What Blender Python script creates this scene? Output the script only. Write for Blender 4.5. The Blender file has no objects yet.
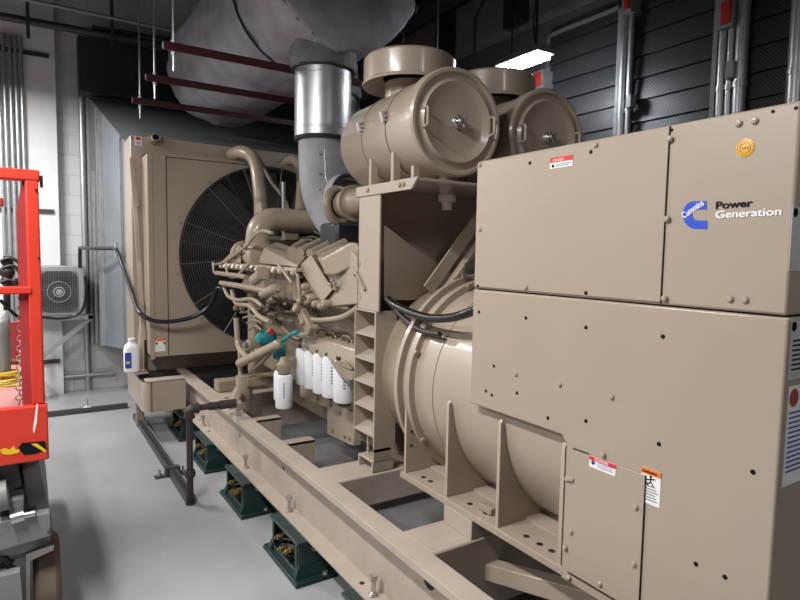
import bpy, bmesh, math, random
from mathutils import Vector as V, Matrix, Euler
random.seed(7)
SC = bpy.context.scene
COL = SC.collection
PI = math.pi

# ------------------------------------------------------------------ camera
F_PX, YAW, PITCH, ROLL, CAM_H = 585.0, math.radians(32.648), math.radians(4.456), math.radians(.99), 1.5
fw = V((math.sin(YAW)*math.cos(PITCH), math.cos(YAW)*math.cos(PITCH), -math.sin(PITCH)))
r0 = V((math.cos(YAW), -math.sin(YAW), 0)); u0 = r0.cross(fw)
RT = r0*math.cos(ROLL)+u0*math.sin(ROLL); UP = u0*math.cos(ROLL)-r0*math.sin(ROLL)
CAMP = V((0, 0, CAM_H))
cam = bpy.data.cameras.new('camera'); cam.sensor_width = 36; cam.lens = F_PX/800*36
cam.clip_start = .05; cam.clip_end = 100
co = bpy.data.objects.new('camera', cam); COL.objects.link(co)
M = Matrix.Identity(4)
for i in range(3):
    M[i][0] = RT[i]; M[i][1] = UP[i]; M[i][2] = -fw[i]; M[i][3] = CAMP[i]
co.matrix_world = M
SC.camera = co

def _at(ax, v, x, y):
    d = RT*((x-400)/F_PX)+UP*(-(y-300)/F_PX)+fw
    return CAMP+d*((v-CAMP[ax])/d[ax])
def PX(X, x, y): return _at(0, X, x, y)      # measured point of the photo on the plane X = const
def PY(Y, x, y): return _at(1, Y, x, y)
def PZ(Z, x, y): return _at(2, Z, x, y)

# ------------------------------------------------------------------ materials
MAT = {}
def mat(name, col, rough=.5, metal=0., var=.06, scale=6., bump=0., bscale=60., emit=None, spec=.5, coat=0., speck=None):
    m = bpy.data.materials.new(name); m.use_nodes = True
    nt = m.node_tree; b = nt.nodes['Principled BSDF']
    b.inputs['Roughness'].default_value = rough; b.inputs['Metallic'].default_value = metal
    b.inputs['Specular IOR Level'].default_value = spec
    if coat: b.inputs['Coat Weight'].default_value = coat; b.inputs['Coat Roughness'].default_value = .12
    tc = nt.nodes.new('ShaderNodeTexCoord')
    n = nt.nodes.new('ShaderNodeTexNoise'); n.inputs['Scale'].default_value = scale; n.inputs['Detail'].default_value = 5
    nt.links.new(tc.outputs['Object'], n.inputs['Vector'])
    r = nt.nodes.new('ShaderNodeValToRGB')
    r.color_ramp.elements[0].position = .3; r.color_ramp.elements[1].position = .7
    c0 = [max(0, c*(1-var)) for c in col]; c1 = [min(1, c*(1+var)) for c in col]
    r.color_ramp.elements[0].color = (*c0, 1); r.color_ramp.elements[1].color = (*c1, 1)
    nt.links.new(n.outputs['Fac'], r.inputs['Fac'])
    last = r.outputs['Color']
    if speck:
        n2 = nt.nodes.new('ShaderNodeTexNoise'); n2.inputs['Scale'].default_value = speck[1]; n2.inputs['Detail'].default_value = 4
        nt.links.new(tc.outputs['Object'], n2.inputs['Vector'])
        r2 = nt.nodes.new('ShaderNodeValToRGB'); r2.color_ramp.elements[0].position = speck[2]; r2.color_ramp.elements[1].position = speck[2]+.06
        nt.links.new(n2.outputs['Fac'], r2.inputs['Fac'])
        mx = nt.nodes.new('ShaderNodeMixRGB'); mx.inputs['Color2'].default_value = (*speck[0], 1)
        nt.links.new(r2.outputs['Color'], mx.inputs['Fac']); nt.links.new(last, mx.inputs['Color1']); last = mx.outputs['Color']
    nt.links.new(last, b.inputs['Base Color'])
    if bump:
        n3 = nt.nodes.new('ShaderNodeTexNoise'); n3.inputs['Scale'].default_value = bscale; n3.inputs['Detail'].default_value = 3
        nt.links.new(tc.outputs['Object'], n3.inputs['Vector'])
        bp = nt.nodes.new('ShaderNodeBump'); bp.inputs['Strength'].default_value = bump; bp.inputs['Distance'].default_value = .01
        nt.links.new(n3.outputs['Fac'], bp.inputs['Height']); nt.links.new(bp.outputs['Normal'], b.inputs['Normal'])
    if emit:
        b.inputs['Emission Color'].default_value = (*emit[0], 1); b.inputs['Emission Strength'].default_value = emit[1]
    MAT[name] = m
    return m

TANC = (.365, .302, .240)
mat('tan', TANC, .36, var=.035, scale=3, coat=.25)
mat('tan_engine', (.335, .275, .205), .34, var=.07, scale=8, bump=.12, bscale=40, coat=.2)
mat('tan_cast_shaded', (.27, .218, .158), .42, var=.10, scale=14, bump=.25, bscale=70)  # casting tan, darkened to imitate the shade inside the engine
mat('tan_dusty', (.39, .33, .275), .55, var=.08, scale=9)
mat('zinc', (.55, .54, .52), .3, metal=.9, var=.1)
mat('galv', (.50, .51, .53), .38, metal=.75, var=.12, scale=12)
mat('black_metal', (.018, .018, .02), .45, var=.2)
mat('wire_grey', (.16, .16, .16), .45, metal=.5, var=.1)
mat('fan_blade', (.035, .035, .036), .4, var=.2)
mat('core', (.012, .012, .013), .7, var=.3, scale=30)
mat('rubber', (.012, .012, .013), .5, var=.2)
mat('cable', (.010, .010, .011), .3, var=.1)
mat('green', (.007, .028, .027), .38, var=.2, scale=15, coat=.2)
mat('brass', (.45, .33, .12), .35, metal=.8, var=.2)
mat('blanket', (.30, .30, .33), .62, var=.22, scale=5, bump=.7, bscale=9, speck=None)
mat('blanket_dark', (.13, .132, .14), .65, var=.25, scale=7, bump=.6, bscale=12)
mat('seam', (.02, .02, .022), .6, var=.1)
mat('maroon', (.045, .005, .008), .45, var=.15)
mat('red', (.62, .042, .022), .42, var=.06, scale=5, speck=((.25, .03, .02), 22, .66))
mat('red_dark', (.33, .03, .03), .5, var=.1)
mat('pink', (.55, .20, .19), .55, var=.12)
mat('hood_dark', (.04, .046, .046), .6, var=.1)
mat('wall_dull', (.16, .16, .16), .7, var=.05)
mat('concrete_band', (.33, .33, .34), .6, var=.1)
mat('white_paint', (.72, .725, .72), .5, var=.04)
mat('lift_grey', (.19, .19, .185), .5, var=.12, scale=9, speck=((.07, .07, .07), 16, .64))
mat('tire', (.13, .095, .075), .7, var=.12, scale=14)
mat('white_plastic', (.80, .81, .84), .35, var=.02)
mat('filter_white', (.78, .79, .82), .3, var=.02, coat=.2)
mat('label_white', (.80, .80, .80), .45, var=.02)
mat('label_grey', (.48, .48, .49), .45, var=.06, scale=50)
mat('label_red', (.62, .03, .05), .45, var=.03)
mat('label_orange', (.75, .20, .03), .45, var=.03)
mat('ink', (.006, .006, .007), .6, var=.05, spec=.15)
mat('ink_white', (.82, .82, .82), .45, var=.01)
mat('blue', (.018, .075, .56), .4, var=.03)
mat('blue_ink', (.04, .07, .35), .45, var=.05)
mat('print_grey', (.22, .24, .36), .45, var=.1)
mat('seal_yellow', (.72, .40, .06), .4, var=.06)
mat('seal_dark', (.42, .20, .03), .4, var=.06)
mat('red_disc', (.35, .06, .05), .5, var=.2)
mat('teal', (.015, .22, .24), .35, var=.1)
mat('yellow', (.62, .48, .06), .45, var=.08)
mat('hazard_yellow', (.75, .50, .02), .45, var=.05)
mat('unit_grey', (.27, .28, .29), .45, var=.06)
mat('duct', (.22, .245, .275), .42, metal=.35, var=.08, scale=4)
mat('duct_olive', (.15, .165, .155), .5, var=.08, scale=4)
mat('duct_top', (.21, .23, .23), .55, var=.06, scale=3)
mat('steel_dark', (.045, .045, .05), .45, var=.2)
mat('iron_pipe', (.035, .026, .026), .5, var=.25, scale=20)
mat('ceiling_black', (.012, .012, .014), .8, var=.2)
mat('beam_grey', (.13, .13, .14), .6, var=.1)
mat('red_device', (.5, .03, .02), .4, var=.05)
mat('tape', (.05, .03, .03), .5, var=.05)
mat('tube_light', (.9, .95, 1.), .3, emit=((.92, .96, 1.0), 45.))

def floor_mat():
    m = mat('concrete', (.34, .345, .355), .34, var=.12, scale=1.6, bump=.04, bscale=90, speck=((.38, .385, .39), 9, .68))
    return m
floor_mat()

def block_mat():
    m = bpy.data.materials.new('block_wall'); m.use_nodes = True; nt = m.node_tree; b = nt.nodes['Principled BSDF']
    tc = nt.nodes.new('ShaderNodeTexCoord'); mp = nt.nodes.new('ShaderNodeMapping'); mp.inputs['Rotation'].default_value = (PI/2, 0, 0)
    br = nt.nodes.new('ShaderNodeTexBrick'); br.inputs['Scale'].default_value = 1
    br.inputs['Brick Width'].default_value = .41; br.inputs['Row Height'].default_value = .205; br.inputs['Mortar Size'].default_value = .006
    br.inputs['Color1'].default_value = (.60, .605, .60, 1); br.inputs['Color2'].default_value = (.63, .63, .625, 1); br.inputs['Mortar'].default_value = (.53, .53, .53, 1)
    nt.links.new(tc.outputs['Object'], mp.inputs['Vector']); nt.links.new(mp.outputs['Vector'], br.inputs['Vector'])
    nt.links.new(br.outputs['Color'], b.inputs['Base Color'])
    bp = nt.nodes.new('ShaderNodeBump'); bp.inputs['Strength'].default_value = .4; bp.inputs['Distance'].default_value = .008; bp.invert = True
    nt.links.new(br.outputs['Fac'], bp.inputs['Height']); nt.links.new(bp.outputs['Normal'], b.inputs['Normal'])
    b.inputs['Roughness'].default_value = .6
    MAT['block_wall'] = m
block_mat()

def perf_mat():
    # dark perforated acoustic panel: rows of round holes (object space Y/Z)
    m = bpy.data.materials.new('perforated'); m.use_nodes = True; nt = m.node_tree; b = nt.nodes['Principled BSDF']
    tc = nt.nodes.new('ShaderNodeTexCoord'); sp = nt.nodes.new('ShaderNodeSeparateXYZ'); nt.links.new(tc.outputs['Object'], sp.inputs[0])
    def w(out, k, ph=0):
        a = nt.nodes.new('ShaderNodeMath'); a.operation = 'MULTIPLY_ADD'; a.inputs[1].default_value = k; a.inputs[2].default_value = ph
        nt.links.new(out, a.inputs[0])
        s = nt.nodes.new('ShaderNodeMath'); s.operation = 'SINE'; nt.links.new(a.outputs[0], s.inputs[0]); return s.outputs[0]
    k = 2*PI/.022
    mu = nt.nodes.new('ShaderNodeMath'); mu.operation = 'MULTIPLY'
    nt.links.new(w(sp.outputs[1], k), mu.inputs[0]); nt.links.new(w(sp.outputs[2], k), mu.inputs[1])
    rp = nt.nodes.new('ShaderNodeValToRGB'); rp.color_ramp.elements[0].position = .12; rp.color_ramp.elements[1].position = .35
    rp.color_ramp.elements[0].color = (.085, .087, .095, 1); rp.color_ramp.elements[1].color = (.012, .012, .014, 1)
    nt.links.new(mu.outputs[0], rp.inputs['Fac']); nt.links.new(rp.outputs['Color'], b.inputs['Base Color'])
    b.inputs['Roughness'].default_value = .42; b.inputs['Metallic'].default_value = .3
    MAT['perforated'] = m
perf_mat()

def grille_mat():
    m = bpy.data.materials.new('grille'); m.use_nodes = True; nt = m.node_tree; b = nt.nodes['Principled BSDF']
    tc = nt.nodes.new('ShaderNodeTexCoord'); mp = nt.nodes.new('ShaderNodeMapping'); mp.inputs['Rotation'].default_value = (PI/2, 0, 0)
    br = nt.nodes.new('ShaderNodeTexBrick'); br.offset = 0; br.inputs['Scale'].default_value = 1
    br.inputs['Brick Width'].default_value = .02; br.inputs['Row Height'].default_value = .02; br.inputs['Mortar Size'].default_value = .003
    br.inputs['Color1'].default_value = (.03, .03, .032, 1); br.inputs['Color2'].default_value = (.04, .04, .04, 1); br.inputs['Mortar'].default_value = (.2, .2, .2, 1)
    nt.links.new(tc.outputs['Object'], mp.inputs['Vector']); nt.links.new(mp.outputs['Vector'], br.inputs['Vector'])
    nt.links.new(br.outputs['Color'], b.inputs['Base Color']); MAT['grille'] = m
grille_mat()

# ------------------------------------------------------------------ mesh builder
ORG = {}
SPLIT = {'web_hole','flange_hole','ring_bolt','guard_strap','label_mark','flange_bolt','foot_hole','rib_hole','rail_bolt','brace_bolt','mount_strap','blanket_seam','lacing_hook','collar_edge','lacing','pan_bolt','cover_bolt','casing_boss','blanket_rim','wiring','rail_pin','anchor_bolt','drive_housing','suspension','hose_clamp','sheet_lines','label_text','nut'}
class MB:
    def __init__(s): s.bm = bmesh.new()
    def face(s, pts, smooth=False):
        vs = [s.bm.verts.new(V(p)) for p in pts]
        return s.bm.faces.new(vs)
    def box(s, a, b):
        x0, y0, z0 = a; x1, y1, z1 = b
        return s.hexa([(x0, y0, z0), (x1, y0, z0), (x1, y1, z0), (x0, y1, z0)], [(x0, y0, z1), (x1, y0, z1), (x1, y1, z1), (x0, y1, z1)])
    def hexa(s, bot, top):
        b = [s.bm.verts.new(V(p)) for p in bot]; t = [s.bm.verts.new(V(p)) for p in top]; n = len(b)
        s.bm.faces.new(b[::-1]); s.bm.faces.new(t)
        for i in range(n): s.bm.faces.new((b[i], b[(i+1) % n], t[(i+1) % n], t[i]))
        return s
    def prism(s, pts, ext):
        e = V(ext); return s.hexa(pts, [V(p)+e for p in pts])
    def rings(s, rings, cap0=True, cap1=True):
        rr = [[s.bm.verts.new(p) for p in r] for r in rings]; n = len(rr[0])
        for a, b in zip(rr, rr[1:]):
            for i in range(n): s.bm.faces.new((a[i], a[(i+1) % n], b[(i+1) % n], b[i]))
        if cap0: s.bm.faces.new(rr[0][::-1])
        if cap1: s.bm.faces.new(rr[-1])
        return s
    def frame(s, d):
        d = V(d).normalized(); a = V((0, 0, 1)) if abs(d.z) < .9 else V((1, 0, 0))
        u = d.cross(a).normalized(); w = u.cross(d).normalized(); return u, w
    def cyl(s, p0, p1, r, r2=None, seg=20, cap=True):
        p0, p1 = V(p0), V(p1); r2 = r if r2 is None else r2; u, w = s.frame(p1-p0)
        R = [[p+(u*math.cos(2*PI*i/seg)+w*math.sin(2*PI*i/seg))*q for i in range(seg)] for p, q in ((p0, r), (p1, r2))]
        return s.rings(R, cap, cap)
    def lathe(s, o, d, prof, seg=40, cap0=True, cap1=True):
        o, d = V(o), V(d).normalized(); u, w = s.frame(d)
        R = [[o+d*h+(u*math.cos(2*PI*i/seg)+w*math.sin(2*PI*i/seg))*max(q, 1e-4) for i in range(seg)] for h, q in prof]
        return s.rings(R, cap0, cap1)
    def tube(s, pts, r, seg=10, smooth=0, cap=True):
        P = [V(p) for p in pts]
        if smooth:
            Q = []
            for i in range(len(P)-1):
                a = P[max(i-1, 0)]; b = P[i]; c = P[i+1]; d = P[min(i+2, len(P)-1)]
                for k in range(smooth):
                    t = k/smooth; t2 = t*t; t3 = t2*t
                    Q.append(.5*((2*b)+(c-a)*t+(2*a-5*b+4*c-d)*t2+(3*b-a-3*c+d)*t3))
            Q.append(P[-1]); P = Q
        rr = r if callable(r) else (lambda t: r)
        u = None; R = []
        for i, p in enumerate(P):
            t = (P[min(i+1, len(P)-1)]-P[max(i-1, 0)])
            if t.length < 1e-9: t = V((0, 0, 1))
            t.normalize()
            if u is None: u, _ = s.frame(t)
            u = (u-t*u.dot(t)); u = u.normalized() if u.length > 1e-6 else s.frame(t)[0]
            w = t.cross(u); q = rr(i/(len(P)-1))
            R.append([p+(u*math.cos(2*PI*k/seg)+w*math.sin(2*PI*k/seg))*q for k in range(seg)])
        return s.rings(R, cap, cap)
    def torus(s, c, d, R, r, seg=48, ms=8):
        c = V(c); u, w = s.frame(d); d = V(d).normalized(); rr = []
        for i in range(seg):
            a = 2*PI*i/seg; e = u*math.cos(a)+w*math.sin(a)
            rr.append([s.bm.verts.new(c+e*(R+r*math.cos(2*PI*k/ms))+d*(r*math.sin(2*PI*k/ms))) for k in range(ms)])
        for i in range(seg):
            A, B = rr[i], rr[(i+1) % seg]
            for k in range(ms): s.bm.faces.new((A[k], A[(k+1) % ms], B[(k+1) % ms], B[k]))
        return s
    def sphere(s, c, r, sc=(1, 1, 1), seg=12):
        c = V(c); R = []
        n = seg//2
        for j in range(1, n):
            th = PI*j/n
            R.append([c+V((r*sc[0]*math.sin(th)*math.cos(2*PI*i/seg), r*sc[1]*math.sin(th)*math.sin(2*PI*i/seg), -r*sc[2]*math.cos(th))) for i in range(seg)])
        return s.rings(R)
    def bar(s, p0, p1, w, h, upv=(0, 0, 1)):
        p0, p1 = V(p0), V(p1); d = (p1-p0).normalized(); up = V(upv); sd = d.cross(up).normalized(); up = sd.cross(d)
        c = [(sd*w/2+up*h/2), (-sd*w/2+up*h/2), (-sd*w/2-up*h/2), (sd*w/2-up*h/2)]
        return s.hexa([p0+q for q in c], [p1+q for q in c])
    def build(s, name, m, parent=None, bevel=0., smooth=True, ang=35, label=None, kind=None, bseg=2):
        bmesh.ops.recalc_face_normals(s.bm, faces=s.bm.faces)
        if parent is not None and name in SPLIT:      # one object per separate piece
            left = set(s.bm.verts); first = None
            isl = []
            while left:
                st = [left.pop()]; grp = set(st)
                while st:
                    v = st.pop()
                    for e in v.link_edges:
                        w = e.other_vert(v)
                        if w in left: left.discard(w); grp.add(w); st.append(w)
                isl.append(grp)
            if len(isl) > 1:
                for grp in sorted(isl, key=lambda g: (round(min(v.co.y for v in g), 4), round(min(v.co.x for v in g), 4), min(v.co.z for v in g))):
                    nb = MB(); mp = {}
                    for f in s.bm.faces:
                        if f.verts[0] in grp:
                            for v in f.verts:
                                if v not in mp: mp[v] = nb.bm.verts.new(v.co)
                            nb.bm.faces.new([mp[v] for v in f.verts])
                    o = nb.build1(name, m, parent, bevel, smooth, ang, label, kind, bseg); first = first or o
                s.bm.free(); return first
        return s.build1(name, m, parent, bevel, smooth, ang, label, kind, bseg)
    def build1(s, name, m, parent, bevel, smooth, ang, label, kind, bseg):
        if parent is not None: o0 = ORG[parent]
        else:
            co = [v.co for v in s.bm.verts]
            o0 = V(((min(c.x for c in co)+max(c.x for c in co))/2, (min(c.y for c in co)+max(c.y for c in co))/2, min(c.z for c in co)))
        for v in s.bm.verts: v.co -= o0
        me = bpy.data.meshes.new(name); s.bm.to_mesh(me); s.bm.free()
        me.materials.append(MAT[m] if isinstance(m, str) else m)
        if smooth:
            me.shade_smooth(); me.set_sharp_from_angle(angle=math.radians(ang))
        o = bpy.data.objects.new(name, me); COL.objects.link(o)
        ORG[o] = o0
        if parent is not None: o.parent = parent
        else: o.location = o0
        if bevel:
            b = o.modifiers.new('bevel', 'BEVEL'); b.width = bevel; b.segments = bseg; b.limit_method = 'ANGLE'; b.angle_limit = math.radians(40)
            b.harden_normals = False
        if label: o['label'] = label
        if kind: o['kind'] = kind
        return o

def thing(name, loc, label, cat, group=None):
    o = bpy.data.objects.new(name, None); o.empty_display_size = .1; o.location = V(loc); COL.objects.link(o); ORG[o] = V(loc)
    return tag(o, label, cat, group)
def tag(o, label, cat, group=None):
    o['label'] = label; o['category'] = cat
    if group: o['group'] = group
    return o
def struct(o): o['kind'] = 'structure'; return o
def copy_tree(o, loc, label=None):
    r = o.copy(); COL.objects.link(r); r.location = V(loc); ORG[r] = V(loc)
    if label: r['label'] = label
    for ch in list(o.children):
        c = ch.copy(); COL.objects.link(c); c.parent = r
        for g in list(ch.children):
            d = g.copy(); COL.objects.link(d); d.parent = c
    return r
def inst(src, parent, world):      # one more copy of a small part (shared mesh) on another spot
    c = src.copy(); COL.objects.link(c); c.parent = parent; c.location = V(world)-ORG[parent]; ORG[c] = ORG[parent]
    return c
def text(name, s, size, origin, xdir, ydir, m, parent, bold=0., ext=.0006, align='LEFT', sx=1., shear=0., thick=0.):
    cu = bpy.data.curves.new(name, 'FONT'); cu.body = s; cu.size = size; cu.extrude = ext; cu.offset = bold; cu.align_x = align; cu.shear = shear
    cu.materials.append(MAT[m])
    o = bpy.data.objects.new(name, cu); COL.objects.link(o)
    x = V(xdir).normalized(); y = V(ydir).normalized(); z = x.cross(y)
    mw = Matrix.Identity(4); p = V(origin)-(ORG[parent] if parent else V((0, 0, 0)))
    for i in range(3): mw[i][0] = x[i]*sx; mw[i][1] = y[i]; mw[i][2] = z[i]; mw[i][3] = p[i]
    dg = bpy.context.evaluated_depsgraph_get(); me = bpy.data.meshes.new_from_object(o.evaluated_get(dg)); me.name = name
    bpy.data.objects.remove(o); bpy.data.curves.remove(cu)
    if thick:
        tb = bmesh.new()
        for q_, (dx, dy) in enumerate(((-thick, 0), (thick, 0), (0, thick*.6), (0, -thick*.6))):
            me2 = me.copy(); me2.transform(Matrix.Translation((dx, dy, .00012*q_))); tb.from_mesh(me2); bpy.data.meshes.remove(me2)
        tb.to_mesh(me); tb.free()
    me.transform(mw); me.materials.clear(); me.materials.append(MAT[m])
    o = bpy.data.objects.new(name, me); COL.objects.link(o)
    if parent: o.parent = parent; ORG[o] = ORG[parent]
    return o

YN = (0, -1, 0)
XC = 1.82      # centre line of the generator set
# ================================================================== ROOM
RX, BY = 3.8, 7.0
struct(MB().box((-3.2, -3.2, -.12), (RX+.2, BY+.2, 0)).build('floor', 'concrete'))
struct(MB().box((-3.2, BY, 0), (RX+.2, BY+.2, 4.6)).build('wall_back', 'block_wall'))
struct(MB().box((RX, -3.2, 0), (RX+.2, BY, 4.6)).build('wall_right', 'beam_grey'))
struct(MB().box((-3.4, -3.2, 0), (-3.2, BY, 4.6)).build('wall_left', 'wall_dull'))
struct(MB().box((-3.4, -3.4, 0), (RX+.2, -3.2, 4.6)).build('wall_front', 'wall_dull'))
struct(MB().box((-3.4, -3.4, 4.6), (RX+.2, BY+.2, 4.75)).build('ceiling', 'ceiling_black'))
# white pilaster on the back wall
p = MB().box((-1.4, 6.88, 0), (.30, 7.0, 4.6)).build('wall_pilaster', 'white_paint'); struct(p)
p.name = 'wall_pilaster'
# steel beams and lintel up by the right wall
o = MB()
o.box((2.95, -3, 3.62), (3.15, 7, 3.66)).box((3.03, -3, 3.66), (3.07, 7, 4.0)).box((2.95, -3, 4.0), (3.15, 7, 4.04))
struct(o.build('ceiling_beam', 'steel_dark'))
o = MB().box((3.62, -3, 3.50), (3.8, 7, 3.90)); struct(o.build('wall_lintel', 'concrete_band'))
for y0, y1 in ((4.72, 4.95), (3.72, 3.95)):
    o = MB().box((3.54, y0, 3.46), (3.62, y1, 4.0)); struct(o.build('trim_bracket', 'steel_dark'))

# ================================================================== SKID
sk = thing('skid_base', (XC, 2.9, .187), 'long tan welded steel skid frame of channel rails carrying the generator set', 'skid')
def rail(sx):
    m = MB()
    X = lambda a: XC+sx*(a-XC)
    def bx(x0, x1, z0, z1, y0=.3, y1=5.6):
        a, b = sorted((X(x0), X(x1))); m.box((a, y0, z0), (b, y1, z1))
    bx(1.05, 1.136, .187, .201); bx(1.05, 1.136, .478, .492); bx(1.124, 1.136, .2, .48); bx(1.05, 1.058, .462, .48)
    return m.build('side_rail', 'tan_dusty', sk, bevel=.002)
rail(1); rail(-1)
def cross(y0, y1, z0=.21, z1=.488):
    return MB().box((1.136, y0, z0), (2.504, y1, z1)).build('cross_member', 'tan_dusty', sk, bevel=.008)
cross(1.545, 1.735); cross(2.27, 2.47, z0=.34); cross(4.05, 4.2)
for y in (2.86, 3.36):
    m = MB().box((1.136, y, .24), (1.30, y+.012, .488)); m.box((1.136, y, .476), (1.30, y+.07, .49))
    m.build('mount_stub', 'tan', sk)
m = MB(); m.box((1.14, 1.745, .29), (2.5, 3.3, .30)); m.box((1.14, 3.3, .29), (2.5, 3.31, .33))  # near stretch of the tray added to brighten the dark gap between cross members
m.build('drip_tray', 'galv', sk, label='bare metal drip tray')
m = MB().box((1.312, 1.55, .488), (1.5, 1.715, .56)); m.build('spacer_pad', 'tan_dusty', sk, bevel=.003)
a, b = PX(1.40, 474, 565), PX(1.46, 640, 612)
m = MB(); m.bar(a, b, .06, .062); m.build('trough', 'tan', sk, bevel=.004)
# lettering-free holes in the web and rail top
for px in ((322, 460), (310, 463)):
    pass
m = MB()
for y, z in ((3.62, .33), (2.87, .36), (4.4, .34)):
    m.cyl((1.1235, y, z), (1.127, y, z), .012, seg=12)
m.build('web_hole', 'core', sk)
m = MB(); c = PX(1.1235, 429, 580)
m.cyl((1.1235, c.y, c.z), (1.127, c.y, c.z), .034, seg=20); m.build('web_hole', 'core', sk)
def jackbolt(p):
    m = MB(); x, y, z = p
    m.cyl((x, y, z), (x, y, z+.012), .016, seg=6); m.cyl((x, y, z+.012), (x, y, z+.075), .0095, seg=10)
    m.cyl((x, y, z+.06), (x, y, z+.08), .0165, seg=6); m.cyl((x, y, z), (x, y, z+.003), .022, seg=14)
    return m.build('leveling_bolt', 'zinc', sk, label='bright zinc leveling bolt')
for px in ((206, 425.5), (240.5, 469), (290, 511), (373.5, 595)):
    q = PZ(.201, *px); jackbolt((1.085, q.y, .201))
m = MB()
for px in ((209, 431), (362, 583), (200, 420)):
    q = PZ(.2015, *px); m.cyl((q.x, q.y, .2), (q.x, q.y, .2022), .011, seg=12)
m.build('flange_hole', 'core', sk)
# bracket with clamps on rail top near the iron pipe
m = MB(); q = PZ(.49, 226, 408)
m.box((1.075, q.y-.05, .49), (1.13, q.y+.10, .50))
m.hexa([(1.09, q.y-.04, .5), (1.10, q.y-.04, .5), (1.10, q.y+.09, .5), (1.09, q.y+.09, .5)], [(1.15, q.y, .62), (1.16, q.y, .62), (1.16, q.y+.05, .62), (1.15, q.y+.05, .62)])
m.build('pipe_bracket', 'tan_cast_shaded', sk)

# ---------------- vibration isolators
def isolator():
    t = thing('vibration_isolator', (1.07, 2.56, 0), '', 'isolator', 'green spring isolators under the skid rail')
    m = MB(); m.box((.978, 2.345, 0), (1.18, 2.785, .008)); m.box((.982, 2.35, .008), (1.176, 2.78, .02)); m.build('base_plate', 'green', t, bevel=.002)
    m = MB()
    for y in (2.40, 2.725):   # flared end plates
        m.hexa([(.99, y-.02, .02), (1.17, y-.02, .02), (1.17, y+.02, .02), (.99, y+.02, .02)], [(1.01, y-.006, .075), (1.15, y-.006, .075), (1.15, y+.006, .075), (1.01, y+.006, .075)])
        m.box((1.01, y-.006, .075), (1.15, y+.006, .172))
    for y0 in (2.406, 2.70):
        m.box((1.005, y0, .02), (1.017, y0+.02, .172))
    m.box((1.005, 2.406, .02), (1.015, 2.72, .045)); m.box((1.10, 2.406, .02), (1.112, 2.72, .172))
    m.build('housing', 'green', t, bevel=.003)
    m = MB(); m.box((1.0, 2.385, .172), (1.16, 2.74, .187)); m.build('top_plate', 'green', t, bevel=.003)
    for y in (2.485, 2.56, 2.635):
        m = MB(); pts = [(1.055+.026*math.cos(k*.6), y+.026*math.sin(k*.6), .03+k*.0026) for k in range(52)]
        m.tube(pts, .0055, seg=6); m.build('spring', 'black_metal', t)
    for y, z in ((2.48, .12), (2.53, .085), (2.60, .07), (2.64, .11)):
        m = MB(); m.lathe((1.0, y, z), (1, 0, 0), [(-.012, .006), (0, .006), (0, .013), (.02, .013), (.02, .006), (.08, .006)], seg=10); m.build('snubber_bolt', 'brass', t, label='brass coloured bolt')
    m = MB(); m.cyl((1.08, 2.388, .15), (1.08, 2.37, .15), .011, seg=6); m.cyl((1.13, 2.365, .02), (1.13, 2.365, .032), .014, seg=6); m.build('fixing_bolt', 'zinc', t)
    return t
iso = isolator()
iso['label'] = 'green spring isolator standing whole and clear in the foreground below the rail'
base = ORG[iso]
copy_tree(iso, base+V((0, -.79, 0)), 'green spring isolator cut off by the bottom edge of the photo')
copy_tree(iso, base+V((0, .79, 0)), 'green spring isolator second back from the foreground one below the rail')
copy_tree(iso, base+V((0, 1.58, 0)), 'green spring isolator right beside the dark vertical iron pipe')
copy_tree(iso, base+V((0, 2.36, 0)), 'green spring isolator farthest back, in shade under the radiator skirt')

# ================================================================== RADIATOR
ra = thing('radiator', (XC, 5.2, .24), 'large tan radiator cabinet with round black fan guard at the far end', 'radiator')
m = MB()
RL, RR = .735, 2.905
m.box((RL, 5.2, .49), (RR, 5.55, 2.415)); m.build('core_cabinet', 'tan', ra, bevel=.006)
# shroud: front plate with round opening + walls
def plate_hole(m, x0, x1, z0, z1, y, c, r, n=96, back=None):
    cx, cz = c; ins = []; out = []
    for i in range(n):
        a = 2*PI*i/n; dx, dz = math.cos(a), math.sin(a)
        t = min(((x1-cx)/dx if dx > 1e-9 else (x0-cx)/dx if dx < -1e-9 else 1e9), ((z1-cz)/dz if dz > 1e-9 else (z0-cz)/dz if dz < -1e-9 else 1e9))
        ins.append((cx+dx*r, y, cz+dz*r)); out.append((cx+dx*t, y, cz+dz*t))
    for cxn, czn in ((x0, z0), (x1, z0), (x0, z1), (x1, z1)):
        k = min(range(n), key=lambda i: (out[i][0]-cxn)**2+(out[i][2]-czn)**2); out[k] = (cxn, y, czn)
    vi = [m.bm.verts.new(p) for p in ins]; vo = [m.bm.verts.new(p) for p in out]
    vb = [m.bm.verts.new((p[0], back, p[2])) for p in ins]; vob = [m.bm.verts.new((p[0], back, p[2])) for p in out]
    for i in range(n):
        j = (i+1) % n
        m.bm.faces.new((vi[i], vi[j], vo[j], vo[i])); m.bm.faces.new((vb[j], vb[i], vob[i], vob[j]))
        m.bm.faces.new((vi[j], vi[i], vb[i], vb[j])); m.bm.faces.new((vo[i], vo[j], vob[j], vob[i]))
FC, FR = (1.815, 1.468), .765
SL, SR, SB, ST, SY = .822, 2.82, .65, 2.262, 4.95
m = MB(); plate_hole(m, SL, SR, SB, ST, SY, FC, FR, back=SY+.012)
m.box((SL, SY+.012, SB), (SL+.01, 5.2, ST)); m.box((SR-.01, SY+.012, SB), (SR, 5.2, ST))
m.box((SL, SY+.012, ST-.01), (SR, 5.2, ST)); m.box((SL, SY+.012, SB), (SR, 5.2, SB+.01))
sh = m.build('fan_shroud', 'tan', ra)
m = MB()
m.box((.955, SY-.003, SB+.005), (.96, SY, ST-.01)); m.box((.96, SY-.003, ST-.03), (1.75, SY, ST-.025))
m.build('panel_seam', 'ink', sh)
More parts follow.
